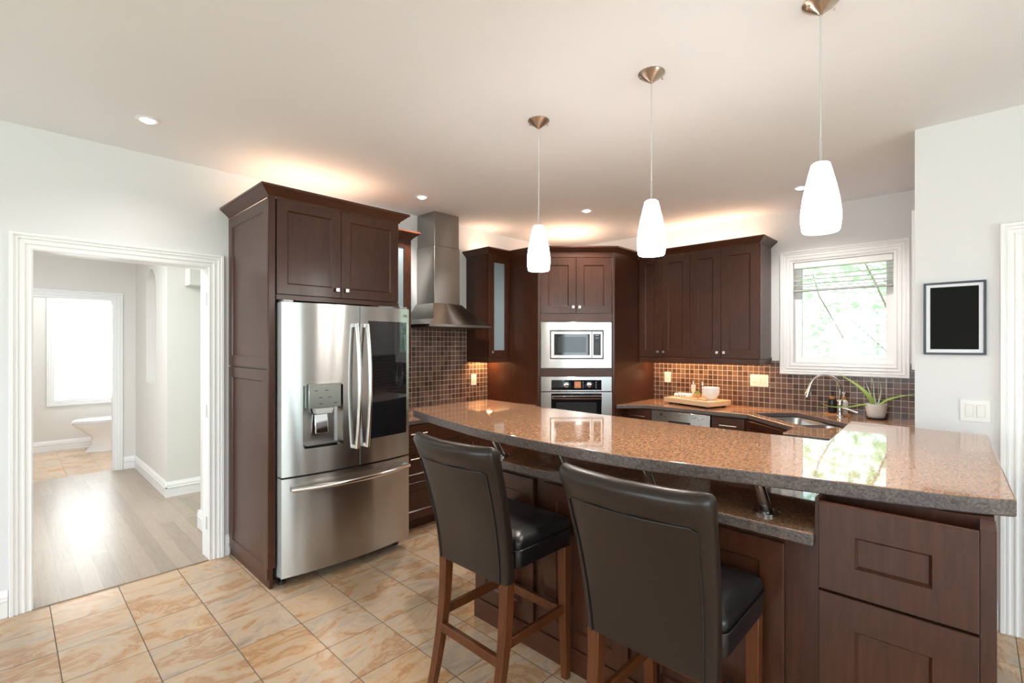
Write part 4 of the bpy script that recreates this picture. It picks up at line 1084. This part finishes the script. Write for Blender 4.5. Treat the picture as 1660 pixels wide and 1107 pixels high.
# ------------------------------------------------------------------ pendant lamps
def pendant(y, label):
    t = thing('pendant_lamp', label, 'pendant lamp', (2.055, y, ZC), 0, 'white glass pendants over the bar')
    MB().lathe([(.060, -.0005), (.060, -.004), (.050, -.014), (.012, -.040), (.006, -.046), (0, -.046)], n=36).build('canopy', BRONZE, t)
    MB().tube([(.034, -.034, -.018), (.036, -.036, -.026)], .004, 8).build('screw', CHROME, t); MB().tube([(-.034, .034, -.018), (-.036, .036, -.026)], .004, 8).build('screw', CHROME, t)
    MB().tube([(0, 0, -.045), (0, 0, -.50)], .0022, 8).build('cord', pm('clear_cord', (.60, .60, .60), .3) if 'clear_cord' not in MATS else MATS['clear_cord'], t)
    MB().tube([(0, 0, -.495), (0, 0, -.503), (0, 0, -.59)], [.003, .0055, .0055], 10).build('stem', CHROME, t)
    prof = [(.0, -.586), (.024, -.587), (.030, -.592), (.036, -.615), (.048, -.665), (.058, -.715), (.064, -.765), (.064, -.800), (.060, -.832), (.056, -.838), (.054, -.836), (.058, -.80), (.058, -.765), (.05, -.70), (.034, -.62), (.02, -.598), (0, -.597)]
    MB().lathe(prof, n=40).build('shade', SHADE, t)
    d = bpy.data.lights.new('pendant_bulb', 'POINT'); d.energy = 12; d.color = (1, .90, .78); d.shadow_soft_size = .04
    o = bpy.data.objects.new('pendant_bulb', d); COL.objects.link(o); o.parent = t; o.location = (0, 0, -.80)
    return t
pendant(1.758, 'white glass pendant lamp farthest along the bar, in front of the oven')
pendant(1.075, 'middle white glass pendant lamp of the row over the bar')
pendant(.405, 'white glass pendant lamp nearest the picture wall and window')

# ------------------------------------------------------------------ recessed ceiling lights
def downlight(x, y, label, power=55, rz=0):
    t = thing('downlight', label, 'ceiling light', (x, y, ZC), rz, 'recessed ceiling lights')
    MB().lathe([(.034, -.0005), (.055, -.0005), (.058, -.004), (.050, -.008), (.036, -.006), (.034, -.0005)], n=32).build('trim_ring', TRIM, t)
    MB().lathe([(0, -.001), (.033, -.001), (.030, -.010), (.020, -.016), (0, -.018)], n=24).build('lamp', LAMP, t)
    d = bpy.data.lights.new('downlight_beam', 'SPOT'); d.energy = power; d.color = (1, .93, .86); d.spot_size = R(140); d.spot_blend = .8; d.shadow_soft_size = .03
    o = bpy.data.objects.new('downlight_beam', d); COL.objects.link(o); o.parent = t; o.location = (0, 0, -.03)
downlight(.545, 3.32, 'recessed ceiling light in front of the hall doorway', 14)
downlight(2.433, 3.379, 'recessed ceiling light between refrigerator and range hood')
downlight(3.74, 2.612, 'recessed ceiling light in front of the oven tower')
downlight(4.37, .998, 'recessed ceiling light above the corner sink')

# warm lamp strips lying on top of and below the cabinets
WARM = (1.0, .62, .40); AMB = (1.0, .55, .24)
def strip(name, loc, up, sx, sy, p, rz=0, color=WARM):
    d = bpy.data.lights.new(name, 'AREA'); d.shape = 'RECTANGLE'; d.size = sx; d.size_y = sy; d.energy = p; d.color = color
    o = bpy.data.objects.new(name, d); COL.objects.link(o); o.location = loc; o.rotation_euler = (R(180) if up else 0, 0, R(rz))
strip('cabinet_top_strip', (1.60, 3.60, 2.50), True, .8, .5, 3.4)
strip('cabinet_top_strip', (4.93, 2.05, 2.50), True, .2, 1.1, 3.6)
strip('cabinet_top_strip', (4.35, 3.30, 2.50), True, .7, .6, 4.5, 45)
strip('cabinet_top_strip', (3.56, 3.78, 2.50), True, .25, .2, 1.1)
strip('under_cabinet_strip', (4.92, 2.02, 1.375), False, .05, 1.1, 6.5, 0, AMB)
strip('under_cabinet_strip', (3.55, 3.82, 1.38), False, .25, .04, 3, 0, AMB)
area('hall_fill_light', (-.2, 5.1, 2.70), (0, 0, -1), .9, .9, 44, (.94, .97, 1))  # added out of view to brighten the hall, no actual fixture
area('bathroom_fill_light', (.6, 8.6, 2.70), (0, 0, -1), .5, .5, 16, (.96, .98, 1))  # unseen fill added to lift the bathroom, not a fitted lamp

# ------------------------------------------------------------------ toilet in the bathroom (faces -x)
t = thing('toilet', 'white toilet seen through the bathroom doorway', 'toilet', (1.10, 9.10, 0))
def ell(cx, rx, ry, z, n=32, px=1.0): return [(cx + rx * math.cos(2 * math.pi * i / n), ry * math.sin(2 * math.pi * i / n), z) for i in range(n)]
MB().loft([ell(-.03, .30, .13, .0005), ell(-.03, .29, .125, .02), ell(-.02, .24, .10, .10), ell(-.04, .22, .10, .22), ell(-.10, .28, .15, .32), ell(-.13, .33, .18, .39), ell(-.13, .335, .185, .415)]).box(.10, .50, -.10, .10, .001, .36).build('bowl', PORC, t, ang=50)
MB().loft([ell(-.13, .34, .19, .417), ell(-.13, .345, .193, .425), ell(-.13, .34, .19, .437)]).build('seat', PORC, t, ang=50)
MB().loft([ell(-.12, .335, .188, .439), ell(-.12, .34, .19, .450), ell(-.12, .325, .178, .462)]).build('lid', PORC, t, ang=50)
MB().box(.28, .50, -.20, .20, .361, .74).box(.27, .51, -.21, .21, .741, .77).build('tank', PORC, t, bevel=.012)

# ------------------------------------------------------------------ trees outside
def tree(name, loc, label, n, spread, zr, size, trunk_h, extra=()):
    t = thing(name, label, 'tree', loc, 0)
    mb = MB()
    for i in range(n):
        p = Vector((random.gauss(0, spread[0]), random.gauss(0, spread[1]), random.uniform(*zr)))
        q = Matrix.Rotation(random.uniform(0, 6.28), 3, 'Z') @ Matrix.Rotation(random.uniform(-1.1, 1.1), 3, 'X') @ Matrix.Rotation(random.uniform(-.8, .8), 3, 'Y')
        s = size * random.uniform(.6, 1.3)
        mb.add([tuple(p + q @ Vector(v)) for v in ((-s, 0, 0), (-.2 * s, -.45 * s, .08 * s), (s, 0, -.1 * s), (-.2 * s, .45 * s, .08 * s))], [(0, 1, 2, 3)])
    o = mb.build('foliage', LEAF, t, ang=180); o['kind'] = 'stuff'
    mb = MB()
    mb.tube([(0, 0, -.1), (.05, .05, trunk_h * .5), (.0, .1, trunk_h)], [.13, .10, .03], 10)
    for i in range(16):
        z = random.uniform(.6, trunk_h * .8); a = random.uniform(0, 6.28); L = random.uniform(.8, 1.8)
        mb.tube([(0, 0, z), (L * .5 * math.cos(a), L * .5 * math.sin(a), z + L * .35), (L * math.cos(a), L * math.sin(a), z + L * .9)], [.03, .018, .006], 7)
    for pts in extra: mb.tube([tuple(Vector(p) - Vector(loc)) for p in pts], [.013, .011, .008, .005][:len(pts)], 7)
    mb.build('branches', BARK, t)
tree('garden_tree', (8.9, -.3, -.45), 'leafy bright green tree outside the kitchen window', 14000, (.9, 2.4), (.4, 7.0), .075, 5.5, [[(7.3, 1.19, 1.60), (7.3, 1.31, 1.86), (7.28, 1.45, 2.15), (7.25, 1.52, 2.45)], [(7.3, .75, 1.95), (7.3, .87, 2.28), (7.3, 1.0, 2.6)]])
tree('garden_tree', (1.6, -8.5, -.45), 'leafy tree in the garden behind the viewer', 2500, (2.4, .8), (.6, 5.5), .12, 4.5)
